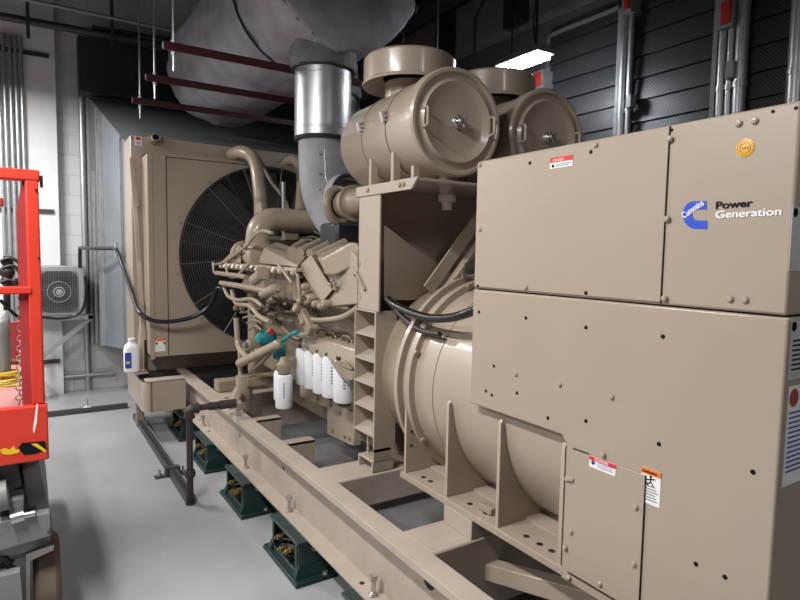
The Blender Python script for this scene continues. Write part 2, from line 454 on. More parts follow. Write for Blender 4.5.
m = MB(); m.box((SL-.004, SY-.006, SB-.02), (SL+.03, SY, ST)); m.build('corner_angle', 'tan', ra)
m = MB()
m.lathe((FC[0], SY+.015, FC[1]), YN, [(-.2, FR-.012), (0, FR-.012), (.028, FR-.002), (.028, FR+.006), (0, FR+.004), (-.2, FR)], seg=96, cap0=False, cap1=False)
m.build('shroud_ring', 'steel_dark', sh)
m = MB()
for i in range(12):
    a = 2*PI*i/12+.2
    m.cyl((FC[0]+math.cos(a)*(FR+.03), SY, FC[1]+math.sin(a)*(FR+.03)), (FC[0]+math.cos(a)*(FR+.03), SY-.01, FC[1]+math.sin(a)*(FR+.03)), .011, seg=6)
m.build('ring_bolt', 'tan_cast_shaded', sh)
m = MB(); m.box((.90, 5.18, SB+.02), (2.74, 5.199, ST-.02)); m.build('core_face', 'core', ra)
# guard of concentric wires
m = MB(); gy = SY-.02
for i in range(36):
    R = .10+i*(FR-.11)/35
    m.torus((FC[0], gy, FC[1]), YN, R, .0019, seg=72, ms=4)
for i in range(14):
    a = 2*PI*i/14+.1
    d = V((math.cos(a), 0, math.sin(a))); c = V((FC[0], gy-.004, FC[1]))
    m.cyl(c+d*.1, c+d*(FR+.01), .0042, seg=6)
m.build('fan_guard', 'wire_grey', ra)
# guard support straps
m = MB()
for a in (2.55, 3.0, 3.25, 3.75, 2.1):
    d = V((math.cos(a), 0, math.sin(a))); c = V((FC[0], gy+.01, FC[1])); m.bar(c+d*.12, c+d*(FR), .02, .004, upv=(0, 1, 0))
m.build('guard_strap', 'black_metal', ra)
fan = MB().lathe((FC[0], 5.16, FC[1]), YN, [(0, .16), (.10, .16), (.14, .13), (.15, .05), (.15, 0)], seg=32).build('fan_hub', 'fan_blade', ra)
for i in range(9):
    a = 2*PI*i/9; m = MB(); R = []
    for k in range(6):
        rr = .15+k*.115; hw = .10+.05*k/5; tw = .8-.07*k; u = V((math.cos(a+.05*k), 0, math.sin(a+.05*k))); t = V((-u.z, 0, u.x)); ax = V((0, 1, 0))
        e = t*math.cos(tw)+ax*math.sin(tw); c = V((FC[0], 5.08, FC[1]))+u*rr; n = e.cross(u)
        R.append([c-e*hw*.9-n*.003, c+e*hw*.9-n*.003, c+e*hw*.9+n*.003, c-e*hw*.9+n*.003])
    m.rings(R); m.build('fan_blade', 'fan_blade', fan)
# top fittings
m = MB(); q = PY(5.2, 154, 139); m.lathe((q.x, 5.2, q.z), YN, [(0, .045), (.03, .045), (.03, .032), (.10, .032), (.10, .022), (.06, .02)], seg=20); m.build('filler_neck', 'tan_cast_shaded', ra)
m = MB(); q = PY(5.2, 153, 139); m.cyl((q.x, 5.10, q.z), (q.x, 5.099, q.z), .021, seg=16); m.build('neck_bore', 'ink', ra)
m = MB(); q = PY(5.25, 158, 132.5); m.cyl((q.x, 5.26, 2.41), (q.x, 5.26, 2.43), .05, seg=20); m.build('filler_cap', 'zinc', ra, label='shiny filler cap')
def decal(x0, z0, x1, z1, y, m, parent, name, th=.0015):
    return MB().box((min(x0, x1), y-th, min(z0, z1)), (max(x0, x1), y, max(z0, z1))).build(name, m, parent)
a, b = PY(5.2, 134.5, 136), PY(5.2, 142, 146)
wl = decal(a.x, a.z, b.x, b.z, 5.2, 'label_white', ra, 'warning_label'); decal(a.x+.01, a.z-.005, b.x-.01, a.z-.03, 5.1985, 'label_red', wl, 'label_header')
m = MB(); m.box((a.x+.012, 5.196, b.z+.012), (b.x-.012, 5.1984, b.z+.016)); m.box((a.x+.012, 5.196, b.z+.024), (b.x-.015, 5.1984, b.z+.028)); m.build('label_text', 'blue_ink', wl)
a, b = PY(SY, 151, 338.5), PY(SY, 165.5, 351)
wl = decal(a.x, a.z, b.x, b.z, SY, 'label_white', ra, 'caution_label'); decal(a.x, a.z, b.x, a.z-.025, SY-.0015, 'label_orange', wl, 'label_header')
m = MB()
for dx in (.03, .09): m.prism([(a.x+dx, SY-.003, a.z-.035), (a.x+dx+.02, SY-.003, a.z-.035), (a.x+dx+.01, SY-.003, a.z-.06)], (0, .001, 0))
m.build('label_mark', 'ink', wl)
# side legs, brace and skirt
m = MB()
m.hexa([(.745, 5.05, .49), (.79, 5.05, .49), (.79, 5.2, .49), (.745, 5.2, .49)], [(.79, 5.18, 1.05), (.815, 5.18, 1.05), (.815, 5.2, 1.05), (.79, 5.2, 1.05)])
m.build('side_leg', 'tan', ra, bevel=.003)
m = MB(); m.bar(PY(5.18, 131.5, 158), PY(5.1, 139, 262), .03, .02, upv=(0, 1, 0)); m.bar(PY(5.1, 139, 262), PY(5.0, 144, 340), .03, .02, upv=(0, 1, 0)); m.build('side_brace', 'tan', ra)
m = MB(); m.bar(PY(5.16, 137, 185), PY(5.12, 138, 207), .016, .016); m.build('brace_bracket', 'tan_cast_shaded', ra)
def skirt(s):
    pts = []
    x = lambda a: XC+s*(a-XC)
    for k in range(9):
        a = PI/2*k/8; pts.append((.735+.075*(1-math.cos(a)), 4.855-.075*math.sin(a)))
    pts = [(.735, 5.6)]+pts+[(1.05, 4.78)]
    inner = [(p[0]+.008, p[1]+.012) for p in pts]; inner[0] = (.743, 5.6); inner[-1] = (1.05, 4.792)
    m = MB()
    for (p, q, pi_, qi) in zip(pts, pts[1:], inner, inner[1:]):
        m.hexa([(x(p[0]), p[1], .245), (x(q[0]), q[1], .245), (x(qi[0]), qi[1], .245), (x(pi_[0]), pi_[1], .245)], [(x(p[0]), p[1], .475), (x(q[0]), q[1], .475), (x(qi[0]), qi[1], .475), (x(pi_[0]), pi_[1], .475)])
    bmesh.ops.remove_doubles(m.bm, verts=m.bm.verts, dist=1e-5)
    m.build('base_skirt', 'tan', ra)
    m = MB(); a_, b_ = sorted((x(.76), x(1.06))); m.box((a_, 4.79, .478), (b_, 4.90, .494)); m.build('skirt_lip', 'tan_dusty', ra, bevel=.005)
skirt(1); skirt(-1)
m = MB(); m.box((RL, 4.95, .475), (RR, 5.55, .49)); m.build('base_pan', 'black_metal', ra)
m = MB(); m.box((.76, 5.3, 0), (.82, 5.36, .245)); m.build('support_foot', 'tan_cast_shaded', ra)

# ---------------- discharge duct behind the radiator
dd = thing('discharge_duct', (XC, 6.3, .5), 'flared grey sheet metal duct joining radiator back to the block wall', 'duct')
A = [(.76, 5.55, .62), (2.88, 5.55, .62), (2.88, 5.55, 2.40), (.76, 5.55, 2.40)]; B = [(.59, 6.98, .5), (3.05, 6.98, .5), (3.05, 6.98, 3.08), (.59, 6.98, 3.08)]
def lerp(p, q, t): return V(p)*(1-t)+V(q)*t
m = MB(); m.face([A[3], A[2], B[2], B[3]]); m.face([A[3], A[2], B[2], B[3]][::-1]) if False else None
m.build('top_sheet', 'duct_top', dd)
m = MB(); m.face([A[0], A[1], B[1], B[0]]); m.build('bottom_sheet', 'duct_top', dd)
m = MB(); m.face([A[1], A[2], B[2], B[1]]); m.build('side_sheet', 'duct', dd)
tk = .30
m = MB(); m.face([A[0], A[3], lerp(A[3], B[3], 1-tk), lerp(A[0], B[0], 1-tk)]); m.build('side_sheet', 'duct', dd)
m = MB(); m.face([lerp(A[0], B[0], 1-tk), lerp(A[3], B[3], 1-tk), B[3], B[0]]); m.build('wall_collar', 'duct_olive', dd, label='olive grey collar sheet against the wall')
for t, w in ((1-tk, .05), (.62, .03), (.12, .03), (1-tk*.5, .035), (.99, .03)):
    a, b = lerp(A[0], B[0], t), lerp(A[3], B[3], t)
    m = MB(); m.bar(a+V((-.012, 0, 0)), b+V((-.012, 0, 0)) if t != 1-tk*.5 else lerp(a, b, .72)+V((-.012, 0, 0)), w, .024, upv=(1, 0, 0)); m.build('flange_strip', 'galv', dd)
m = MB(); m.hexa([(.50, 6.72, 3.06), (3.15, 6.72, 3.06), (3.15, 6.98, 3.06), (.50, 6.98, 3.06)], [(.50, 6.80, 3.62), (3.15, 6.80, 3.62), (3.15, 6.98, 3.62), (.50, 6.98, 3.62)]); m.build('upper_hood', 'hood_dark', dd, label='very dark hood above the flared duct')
m = MB(); m.bar(lerp(A[3], B[3], .97)+V((0, -.01, .01)), lerp(A[2], B[2], .97)+V((0, -.01, .01)), .04, .03); m.build('top_flange', 'galv', dd)

# ================================================================== ALTERNATOR
AZ = .955; AX = 1.755; AR = .415
al = thing('alternator', (XC, 1.6, .56), 'tan barrel alternator on ribbed feet, left of the control enclosure', 'alternator')
m = MB()
m.lathe((AX, 1.12, AZ), (0, 1, 0), [(0, AR-.03), (.02, AR), (.72, AR), (.72, AR+.003), (.725, AR+.003), (.725, AR), (.90, AR)], seg=96); m.build('barrel', 'tan', al, ang=50)
m = MB()
m.lathe((AX, 1.97, AZ), (0, 1, 0), [(0, AR-.01), (.0, AR+.028), (.03, AR+.03), (.03, AR+.02), (.055, AR+.02), (.055, AR+.05), (.08, AR+.05), (.08, .36), (.12, .36)], seg=96); m.build('end_flange', 'tan', al)
m = MB()
for i in range(28):
    a = 2*PI*(i+.5)/28; d = V((math.cos(a), 0, math.sin(a))); c = V((AX, 1.97, AZ))+d*(AR+.018)
    if i % 4 == 0: m.cyl(c, c+V((0, -.012, 0)), .012, seg=6)
m.build('flange_bolt', 'tan_cast_shaded', al)
m = MB(); m.lathe((AX, 2.055, AZ), (0, 1, 0), [(0, .36), (.02, .39), (.22, .39), (.25, .37), (.25, .3)], seg=72); m.build('flywheel_housing', 'tan_cast_shaded', al)
for s in (1, -1):
    a, b = sorted((AX+s*(1.312-AX), AX+s*(1.60-AX)))
    m = MB(); m.box((a, .62, .56), (b, 2.025, .585)); ft = m.build('foot_plate', 'tan', al, bevel=.002)
    m = MB()
    for y in (1.92, 1.87, 1.62, 1.53, 1.33, 1.27, 1.22):
        xx = AX+s*(1.36-AX); m.cyl((xx, y, .585), (xx, y, .5862), .011, seg=12)
    m.build('foot_hole', 'core', ft)
    for y in (2.0, 1.715, 1.43, 1.155):
        pr = []
        top = .955
        X = lambda q: AX+s*(q-AX)
        outer = [(1.32, .585), (1.32, top-.012), (1.328, top)]
        inn = []
        for k in range(10):
            ang = math.asin((top-AZ)/.452)+PI; 
            th = PI+math.radians(k*6.4)
            inn.append((AX+(AR+.003)*math.cos(th), AZ+(AR+.003)*math.sin(th)))
        inn = [q for q in inn if q[1] < top]
        pts = outer+inn+[(inn[-1][0]-.01, .585)]
        m = MB(); m.prism([(X(q[0]), y-.007, q[1]) for q in pts], (0, .014, 0)); m.build('rib', 'tan', al)
    m = MB(); m.box((min(X(1.45), X(1.60)), .7, .585), (max(X(1.45), X(1.60)), 2.0, .592)); m.build('foot_doubler', 'tan_dusty', ft)
    m = MB(); xx = X(1.375); m.box((xx-.02, 1.50, .586), (xx+.02, 1.57, .612)); m.build('foot_nut', 'tan_cast_shaded', al, bevel=.004)
m = MB()
for z in (.70, .76, .82): m.cyl((1.345, 1.992, z), (1.345, 1.990, z), .006, seg=8)
m.build('rib_hole', 'core', al)
m = MB(); m.cyl((1.365, 1.993, .92), (1.365, 1.975, .92), .012, seg=6); m.build('rib_bolt', 'tan_cast_shaded', al)

# ================================================================== CONTROL ENCLOSURE
BX = 1.30
en = thing('control_enclosure', (1.82, 1.06, .56), 'big tan sheet metal control and terminal enclosure filling the right foreground', 'enclosure')
Y0, Y1 = .572, 1.556
m = MB(); m.box((BX, Y0, 1.389), (2.34, Y1, 1.818)); up = m.build('upper_housing', 'tan', en, bevel=.006)
nz = .985
m = MB()
m.prism([(BX, Y0-.003, .56), (BX, 1.128, .56), (BX, 1.128, nz-.02), (BX, 1.148, nz), (BX, Y1+.006, nz), (BX, Y1+.006, 1.385), (BX, Y0-.003, 1.385)], (1.04, 0, 0))
lo = m.build('lower_housing', 'tan', en, bevel=.005)
m = MB(); m.box((BX+.01, Y0+.01, 1.383), (2.33, Y1-.01, 1.391)); m.build('housing_seam', 'ink', en)
# removable upper panel and lower door
m = MB(); m.box((BX-.004, .852, 1.395), (BX, Y1-.004, 1.812)); pn = m.build('access_panel', 'tan', en, bevel=.0015)
m = MB(); m.box((BX-.0035, .8505, 1.392), (BX+.001, .852, 1.815)); m.build('panel_gap', 'ink', pn)
yA, yB, zA, zB = PX(BX, 640, 595).y, PX(BX, 566.5, 446).y, .60, PX(BX, 566.5, 446).z
m = MB(); m.box((BX-.004, yA, .595), (BX, 1.10, zB)); dr = m.build('terminal_cover', 'tan', en, bevel=.0015)
m = MB(); m.box((BX-.0042, yA-.0018, .592), (BX+.001, yA, zB)); m.box((BX-.0045, 1.045, zB), (BX+.001, 1.10, zB+.002)); m.box((BX-.0045, yA, .592), (BX+.001, 1.10, .595)); m.build('cover_gap', 'ink', dr)
# screws: one mesh, copied
bolt_src = MB().lathe((0, 0, 0), (-1, 0, 0), [(0, .0072), (.003, .0072), (.006, .005), (.0068, .001)], seg=12)
bo = None
def screw(parent, px, dark=False, X=BX-.004, sc=1.):
    global bo
    q = PX(X, *px)
    if dark:
        m = MB(); m.cyl((X, q.y, q.z), (X-.0012, q.y, q.z), .0055*sc, seg=12); return m.build('screw_hole', 'ink', parent)
    m = MB(); m.lathe((X, q.y, q.z), (-1, 0, 0), [(0, .0078*sc), (.003, .0078*sc), (.006, .0052*sc), (.0068, .001)], seg=12)
    return m.build('screw', 'tan', parent)
for p_ in ((480, 165), (530, 163), (591, 152), (596, 145), (480, 229.5), (478, 286), (526, 287.5), (586, 293), (664.5, 298.5), (667, 219), (670, 139)): screw(pn, p_, dark=p_[0] in (530, 591, 586, 478), X=BX-.004)
for p_ in ((672, 130), (739, 123.5), (755, 121), (773, 111.5), (730.5, 299), (745.5, 300), (796, 108)): screw(up, p_, dark=p_[0] in (773, 672, 796), X=BX, sc=.65 if p_[0] in (773, 672, 796) else 1.)
for p_ in ((479, 312), (526, 318), (586, 327.5), (663, 336.5), (560, 384.5), (612, 397), (548, 418), (586, 421), (659, 444), (753, 472), (494, 366), (516, 374), (517, 393), (696, 564), (725, 577), (492, 395), (486, 391)): screw(lo, p_, dark=p_[0] not in (560, 612, 516), X=BX)
for p_ in ((569, 479), (572, 479.5), (571, 531.5), (636, 507), (634, 564), (568.5, 578), (600, 584), (603, 455)): screw(dr, p_)
screw(lo, (565, 548)); screw(lo, (567, 479), X=BX)
def xlabel(px0, px1, m_, name, parent, X=BX, th=.0012):
    a, b, c = PX(X, *px0), PX(X, px0[0], px1[1]), PX(X, px1[0], px1[1])
    y0, y1 = sorted((a.y, c.y)); z0, z1 = sorted((a.z, b.z))
    return MB().box((X-th, y0, z0), (X, y1, z1)).build(name, m_, parent), (y0, y1, z0, z1)
XD, ZD = (0, -1, 0), (0, 0, 1)
# red warning label upper left
lb, (y0, y1, z0, z1) = xlabel((550.5, 158.5), (572.5, 169), 'label_white', 'danger_label', pn, X=BX-.004)
m = MB(); m.box((BX-.0062, y0, z0+(z1-z0)*.55), (BX-.0052, y1, z1)); m.build('label_header', 'label_red', lb)
text('label_text', 'DANGER', .010, (BX-.0063, y1-.012, z0+(z1-z0)*.62), XD, ZD, 'ink_white', lb)
m = MB(); m.cyl((BX-.0053, y1-.012, z0+.007), (BX-.0058, y1-.012, z0+.007), .005, seg=12); m.box((BX-.0058, y0+.004, z0+.009), (BX-.0053, y1-.022, z0+.0105)); m.box((BX-.0058, y0+.012, z0+.004), (BX-.0053, y1-.022, z0+.0055)); m.build('label_mark', 'ink', lb)
# red and white label on the terminal cover
lb, (y0, y1, z0, z1) = xlabel((590, 455.5), (616, 466.5), 'label_white', 'danger_label', dr, X=BX-.004)
m = MB(); m.box((BX-.0062, y0, z0+(z1-z0)*.66), (BX-.0052, y1, z1)); m.build('label_header', 'label_red', lb)
text('label_text', 'DANGER', .011, (BX-.0063, y1-.018, z0+(z1-z0)*.71), XD, ZD, 'ink_white', lb)
m = MB(); m.box((BX-.0058, y1-.008, z0+.009), (BX-.0053, y1-.016, z0+.025)); m.box((BX-.0058, y1-.005, z0+.013), (BX-.0053, y1-.021, z0+.016))
for k in range(3): m.box((BX-.0058, y0+.008, z0+.007+k*.006), (BX-.0053, y1-.026, z0+.0085+k*.006))
m.build('label_mark', 'blue_ink', lb)
# orange warning label
lb, (y0, y1, z0, z1) = xlabel((642, 466), (660, 501), 'label_white', 'warning_label', lo)
m = MB(); m.box((BX-.0022, y0, z0+(z1-z0)*.83), (BX-.0012, y1, z1)); m.build('label_header', 'label_orange', lb)
text('label_text', 'WARNING', .0085, (BX-.0024, y1-.003, z0+(z1-z0)*.87), XD, ZD, 'ink', lb, bold=.0002)
m = MB(); yc = (y0+y1)/2; zc = z0+(z1-z0)*.66
m.cyl((BX-.0013, yc, zc+.011), (BX-.0018, yc, zc+.011), .0035, seg=10)
for a, b in (((0, .008), (0, -.002)), ((-.012, .008), (.012, .001)), ((0, -.002), (-.009, -.011)), ((0, -.002), (.009, -.009)), ((.006, -.012), (.013, -.004))):
    m.bar((BX-.0015, yc+a[0], zc+a[1]), (BX-.0015, yc+b[0], zc+b[1]), .003, .0006, upv=(1, 0, 0))
for k in range(6): m.box((BX-.0018, y0+.006+(k % 3)*.004, z0+.010+k*.007), (BX-.0013, y1-.006-(k % 2)*.005, z0+.0117+k*.007))
m.build('label_mark', 'ink', lb)
# yellow round seal
q = PX(BX, 745.5, 148); m = MB(); m.lathe((BX, q.y, q.z), (-1, 0, 0), [(0, .0195), (.001, .0195), (.0012, .019)], seg=40); se = m.build('round_seal', 'seal_yellow', up, label='yellow round seal sticker')
m = MB(); m.torus((BX-.0014, q.y, q.z), (1, 0, 0), .011, .0008, seg=32, ms=4); m.torus((BX-.0014, q.y, q.z), (1, 0, 0), .0165, .0005, seg=32, ms=4); m.box((BX-.002, q.y-.007, q.z-.002), (BX-.0012, q.y+.007, q.z+.002)); m.build('seal_print', 'seal_dark', se)
# blue C emblem: outline taken around a 60 x 62 grid
def cpt(u, v):     # emblem square: u right 0..1, v down 0..1
    c00, c10, c01 = PX(BX, 682, 201.5), PX(BX, 706.5, 201), PX(BX, 683, 228.5)
    return c00+(c10-c00)*u+(c01-c00)*v
def arc(cx, cy, rx, ry, a0, a1, n=12): return [(cx+rx*math.cos(math.radians(a0+(a1-a0)*i/n)), cy-ry*math.sin(math.radians(a0+(a1-a0)*i/n))) for i in range(n+1)]
outer = [(1, 0)]+arc(.52, .5, .50, .50, 90, 270, 24)+[(1, 1)]
inner = [(1, .70)]+[(.62, .70)]+arc(.62, .50, .20, .20, 270, 90, 12)+[(1, .30)]
poly = outer+inner
# split in simple quads: walk outer and inner together
n = 27
def resample(pl, k):
    L = [0]
    for a, b in zip(pl, pl[1:]): L.append(L[-1]+math.hypot(a[0]-b[0], a[1]-b[1]))
    out = []
    for i in range(k):
        t = L[-1]*i/(k-1); j = max(jj for jj in range(len(L)-1) if L[jj] <= t+1e-9); f = (t-L[j])/max(L[j+1]-L[j], 1e-9)
        out.append((pl[j][0]+(pl[j+1][0]-pl[j][0])*f, pl[j][1]+(pl[j+1][1]-pl[j][1])*f))
    return out
oo = resample(outer, 60); ii = resample(inner[::-1], 60)
m = MB()
for k in range(59):
    m.prism([cpt(*oo[k]), cpt(*oo[k+1]), cpt(*ii[k+1]), cpt(*ii[k])], (-.0012, 0, 0))
bmesh.ops.remove_doubles(m.bm, verts=m.bm.verts, dist=1e-6)
em = m.build('emblem', 'blue', up, label='blue letter C emblem', smooth=False)
# diagonal white band and lettering across the C
a, b = cpt(.02, .60)+V((-.0016, 0, 0)), cpt(.97, .03)+V((-.0016, 0, 0)); dv = (b-a).normalized(); nv = dv.cross(V((-1, 0, 0))).normalized()
if nv.z < 0: nv = -nv
text('emblem_lettering', 'Cummins', .0215, a-nv*.004+dv*.001, dv, nv, 'ink_white', em, thick=.0006, ext=.0005, sx=.53*(b-a).length/.048)
a, b = PX(BX, 715.5, 209), PX(BX, 752, 206.3)
text('lettering', 'Power', .0225, PX(BX-.0008, 715.2, 209.0), b-a, ZD, 'ink', up, sx=1.32, thick=.0007)
a, b = PX(BX, 715.5, 219.5), PX(BX, 783, 213.5)
text('lettering', 'Generation', .0225, PX(BX-.0008, 715.2, 218.3), PX(BX, 783, 214.8)-PX(BX, 715.2, 218.3), ZD, 'ink_white', up, sx=1.32, thick=.0007)
# rating sheets on the end face
def ylabel(px0, px1, Yp, name, m_='label_grey'):
    a, b = PY(Yp, *px0), PY(Yp, *px1)
    return MB().box((a.x, Yp-.0012, b.z), (a.x+.16, Yp, a.z)).build(name, m_, en), a, b
l1, a, b = ylabel((792.5, 206), (800, 271), Y0, 'instruction_sheet')
m = MB(); m.cyl((a.x+.012, Y0-.0012, a.z-.012), (a.x+.012, Y0-.002, a.z-.012), .009, seg=16); m.build('sheet_mark', 'ink', l1)
l2, a, b = ylabel((791, 320), (800, 378), Y0-.003, 'rating_sheet')
m = MB(); m.cyl((a.x+.013, Y0-.0042, a.z-.014), (a.x+.013, Y0-.005, a.z-.014), .010, seg=16); m.build('sheet_mark', 'ink', l2)
m = MB()
for k in range(7): m.box((a.x+.012, Y0-.0052, a.z-.045-k*.01), (a.x+.14, Y0-.0042, a.z-.042-k*.01))
m.build('sheet_lines', 'ink', l2)
l3, a, b = ylabel((788.5, 387), (800, 480), Y0-.003, 'notice_sheet', 'label_white')
m = MB(); m.cyl((a.x+.024, Y0-.0042, a.z-.025), (a.x+.024, Y0-.005, a.z-.025), .019, seg=24); m.build('sheet_emblem', 'red_disc', l3)
m = MB()
for k in range(13): m.box((a.x+.008, Y0-.0052, a.z-.058-k*.0105), (a.x+.15, Y0-.0042, a.z-.055-k*.0105))
m.build('sheet_lines', 'blue_ink', l3)

# ================================================================== AIR CLEANERS
def air_cleaner(label):
    cx, cz, y0, y1, R = 1.580, 2.062, 2.0, 2.80, .216
    t = thing('air_cleaner', (cx, 2.33, 1.85), label, 'air cleaner', 'air cleaner canisters')
    O = (cx, 0, cz); m = MB()
    m.lathe(O, (0, 1, 0), [(y0+.035, .05), (y0+.035, R-.01), (y0+.03, R), (y1-.04, R), (y1-.01, R-.02), (y1, R-.05), (y1+.02, .05)], seg=72); can = m.build('canister', 'tan', t)
    m = MB()
    m.lathe(O, (0, 1, 0), [(y0+.06, R+.001), (y0+.055, R+.012), (y0+.01, R+.012), (y0, R+.004), (y0, R-.008), (y0+.014, R-.016), (y0+.014, R-.034), (y0+.004, R-.042), (y0-.004, R-.048), (y0+.006, R-.075), (y0+.012, R-.09), (y0+.006, .03), (y0+.006, .0)], seg=72, cap0=False)
    cap = m.build('end_cover', 'tan', t)
    for s in (-1, 1):
        x = cx+s*.168
        m = MB(); m.tube([(x, y0+.005, cz-.038), (x, y0-.03, cz-.034), (x, y0-.032, cz), (x, y0-.03, cz+.034), (x, y0+.005, cz+.038)], .006, smooth=4, seg=8); m.build('handle', 'tan', cap)
    m = MB(); m.lathe((cx, y0-.001, cz), YN, [(-.01, .03), (.006, .026), (.012, .012), (.03, .012), (.032, 0.0)], seg=16)
    for a in (.6, 2.2, 3.75, 5.3): m.bar((cx, y0-.018, cz), (cx+math.cos(a)*.036, y0-.026, cz+math.sin(a)*.03), .012, .008, upv=(0, 1, 0))
    m.build('wing_nut', 'zinc', cap, bevel=.002)
    for yb in (2.25, 2.50):
        m = MB(); m.lathe(O, (0, 1, 0), [(yb, R), (yb, R+.004), (yb+.005, R+.004), (yb+.005, R)], seg=72, cap0=False, cap1=False); bd = m.build('clamp_band', 'tan_cast_shaded', t)
        a = PI+.18; d = V((math.cos(a), 0, -math.sin(a))); c = V((cx, yb, cz))+d*(R+.006)
        m = MB(); m.cyl(c+V((0, 0, -.028)), c+V((0, 0, .03)), .006, seg=8); m.bar(c+V((0, -.02, .004)), c+V((0, .02, .004)), .016, .012); m.bar(c+V((0, -.018, -.014)), c+V((0, .018, -.014)), .014, .010); m.bar(c+d*.008+V((0, 0, -.02)), c+d*.02+V((0, 0, .02)), .02, .012); m.build('clamp', 'zinc', bd)
    hx, hy, hr = cx+.03, 2.48, .225
    m = MB(); m.lathe((hx, hy, 0), (0, 0, 1), [(2.20, .12), (2.335, .12)], seg=48, cap0=False, cap1=False); m.build('inlet_neck', 'tan', t)
    m = MB(); m.lathe((hx, hy, 0), (0, 0, 1), [(2.36, .13), (2.345, hr-.03), (2.322, hr), (2.318, hr+.006), (2.328, hr+.008), (2.335, hr), (2.44, hr), (2.452, hr-.01), (2.465, hr-.09), (2.47, .0)], seg=72, cap0=False); m.build('rain_cap', 'tan', t)
    m = MB(); m.lathe((cx+.02, 2.10, 0), (0, 0, 1), [(1.70, .0), (1.70, .022), (1.735, .024), (1.737, .038), (1.765, .040), (1.767, .036), (1.88, .036)], seg=28); m.build('dust_cup', 'tan_dusty', t)
    t.rotation_euler.z = -math.radians(4)
    for yb in (2.23, 2.455):
        m = MB(); m.box((cx-.19, yb-.012, 1.80), (cx-.155, yb+.012, 1.95)); m.box((cx+.155, yb-.012, 1.80), (cx+.19, yb+.012, 1.95)); m.build('mount_strap', 'tan', t)
    return t
ac = air_cleaner('tan air cleaner canister with rain cap, the nearer and fully visible of the two')
copy_tree(ac, ORG[ac]+V((2.122-1.580, 0, 0)), 'tan air cleaner canister partly hidden behind the enclosure top, beside the lit tube lamp')

# ---------------- support frame under the canisters
fr = thing('air_cleaner_stand', (XC, 2.3, 1.24), 'tan steel support stand with post and shaded gusset plates under the canisters', 'stand')
m = MB(); m.box((1.335, 2.262, 1.24), (1.345, 2.462, 1.77)); m.box((1.335, 2.452, 1.24), (1.42, 2.462, 1.77)); m.build('post', 'tan', fr, bevel=.002)
m = MB()
m.prism([(1.328, 2.475, 1.765), (1.328, 2.475, 1.812), (1.328, 1.955, 1.812), (1.328, 2.005, 1.765)], (.012, 0, 0))
m.box((1.34, 1.98, 1.80), (2.31, 2.47, 1.812)); tb = m.build('top_rail', 'tan', fr, bevel=.002)
m = MB()
for y in (2.36, 2.09, 2.06): m.lathe((1.328, y, 1.79), (-1, 0, 0), [(0, .010), (.006, .010), (.008, .006), (.008, 0)], seg=12)
m.build('rail_bolt', 'tan_cast_shaded', tb)
m = MB(); m.box((1.345, 2.44, 1.30), (2.29, 2.452, 1.80)); m.build('back_plate', 'tan', fr)
m = MB(); m.prism([PX(1.345, 384, 226), PX(1.345, 384, 300), PY(2.3, 424, 300), PY(2.3, 435, 265)], (.012, .004, 0)); m.build('gusset', 'tan', fr)
m = MB(); m.prism([(2.2, 2.40, 1.66), (2.2, 2.40, 1.28), (1.9, 2.40, 1.28)], (0, .012, 0)); m.build('gusset', 'tan', fr)
a, b = PY(2.2, 480, 216), PY(2.2, 428, 290)
m = MB(); m.bar(a, b, .012, .06, upv=(-1, 0, -1)); m.bar(a+V((.05, -.02, -.04)), b+V((.05, -.02, -.04)), .05, .012, upv=(-1, 0, -1)); br_ = m.build('diagonal_brace', 'tan', fr)
m = MB()
for t in (.55, .75, .9):
    c = lerp(a, b, t)+V((.05, -.04, -.04)); m.cyl(c, c+V((0, -.012, 0)), .012, seg=6)
c = PY(2.02, 463, 274); m.cyl(c, c+V((0, -.015, 0)), .015, seg=6)
m.build('brace_bolt', 'zinc', br_)
m = MB(); m.box((2.295, 2.26, .49), (2.305, 2.46, 1.80)); m.build('post', 'tan', fr)
for yb in (2.24, 2.09): 
    m = MB(); m.box((1.39, yb-.01, 1.81), (1.42, yb+.01, 1.875)); m.build('cradle_tab', 'tan', fr)

# ---------------- stepped bracket ('ladder' of shelves)
sb = thing('mount_bracket', (1.39, 2.38, .49), 'tan open-fronted mounting bracket of six stacked pockets beside the alternator', 'bracket')
m = MB(); LX, LY0, LY1, LZ0, LZ1 = 1.328, 2.285, 2.475, .585, 1.24
m.box((LX, LY0-.012, LZ0), (LX+.115, LY0, LZ1)); m.box((LX, LY1-.008, LZ0), (LX+.115, LY1, LZ1)); m.box((LX, LY0, LZ1-.008), (LX+.115, LY1, LZ1)); m.box((LX+.105, LY0, LZ0), (LX+.115, LY1, LZ1))
m.build('side_plates', 'tan', sb, bevel=.0015)
for k in range(5):
    z = PX(LX, 354.5, (333, 357, 380, 403.5, 428)[k]).z
    m = MB(); m.hexa([(LX, LY0, z), (LX+.10, LY0, z+.035), (LX+.10, LY1-.008, z+.035), (LX, LY1-.008, z)], [(LX, LY0, z+.006), (LX+.10, LY0, z+.041), (LX+.10, LY1-.008, z+.041), (LX, LY1-.008, z+.006)]); m.build('shelf', 'tan_dusty', sb)
m = MB(); m.box((LX+.0, LY0-.012, .56), (LX+.09, LY0, .60)); m.box((LX+.02, LY1-.11, .545), (LX+.03, LY1-.10, .66)); m.box((LX, LY0-.012, .545), (LX+.10, LY1-.09, .557)); m.build('lower_web', 'tan', sb)
m = MB(); m.box((LX-.005, LY0-.01, .535), (LX+.11, LY1-.06, .545)); m.box((LX-.005, LY0-.01, .492), (LX+.11, LY0+.002, .536)); m.box((LX-.005, LY1-.07, .492), (LX+.11, LY1-.06, .536)); m.build('foot', 'tan_dusty', sb, bevel=.002)

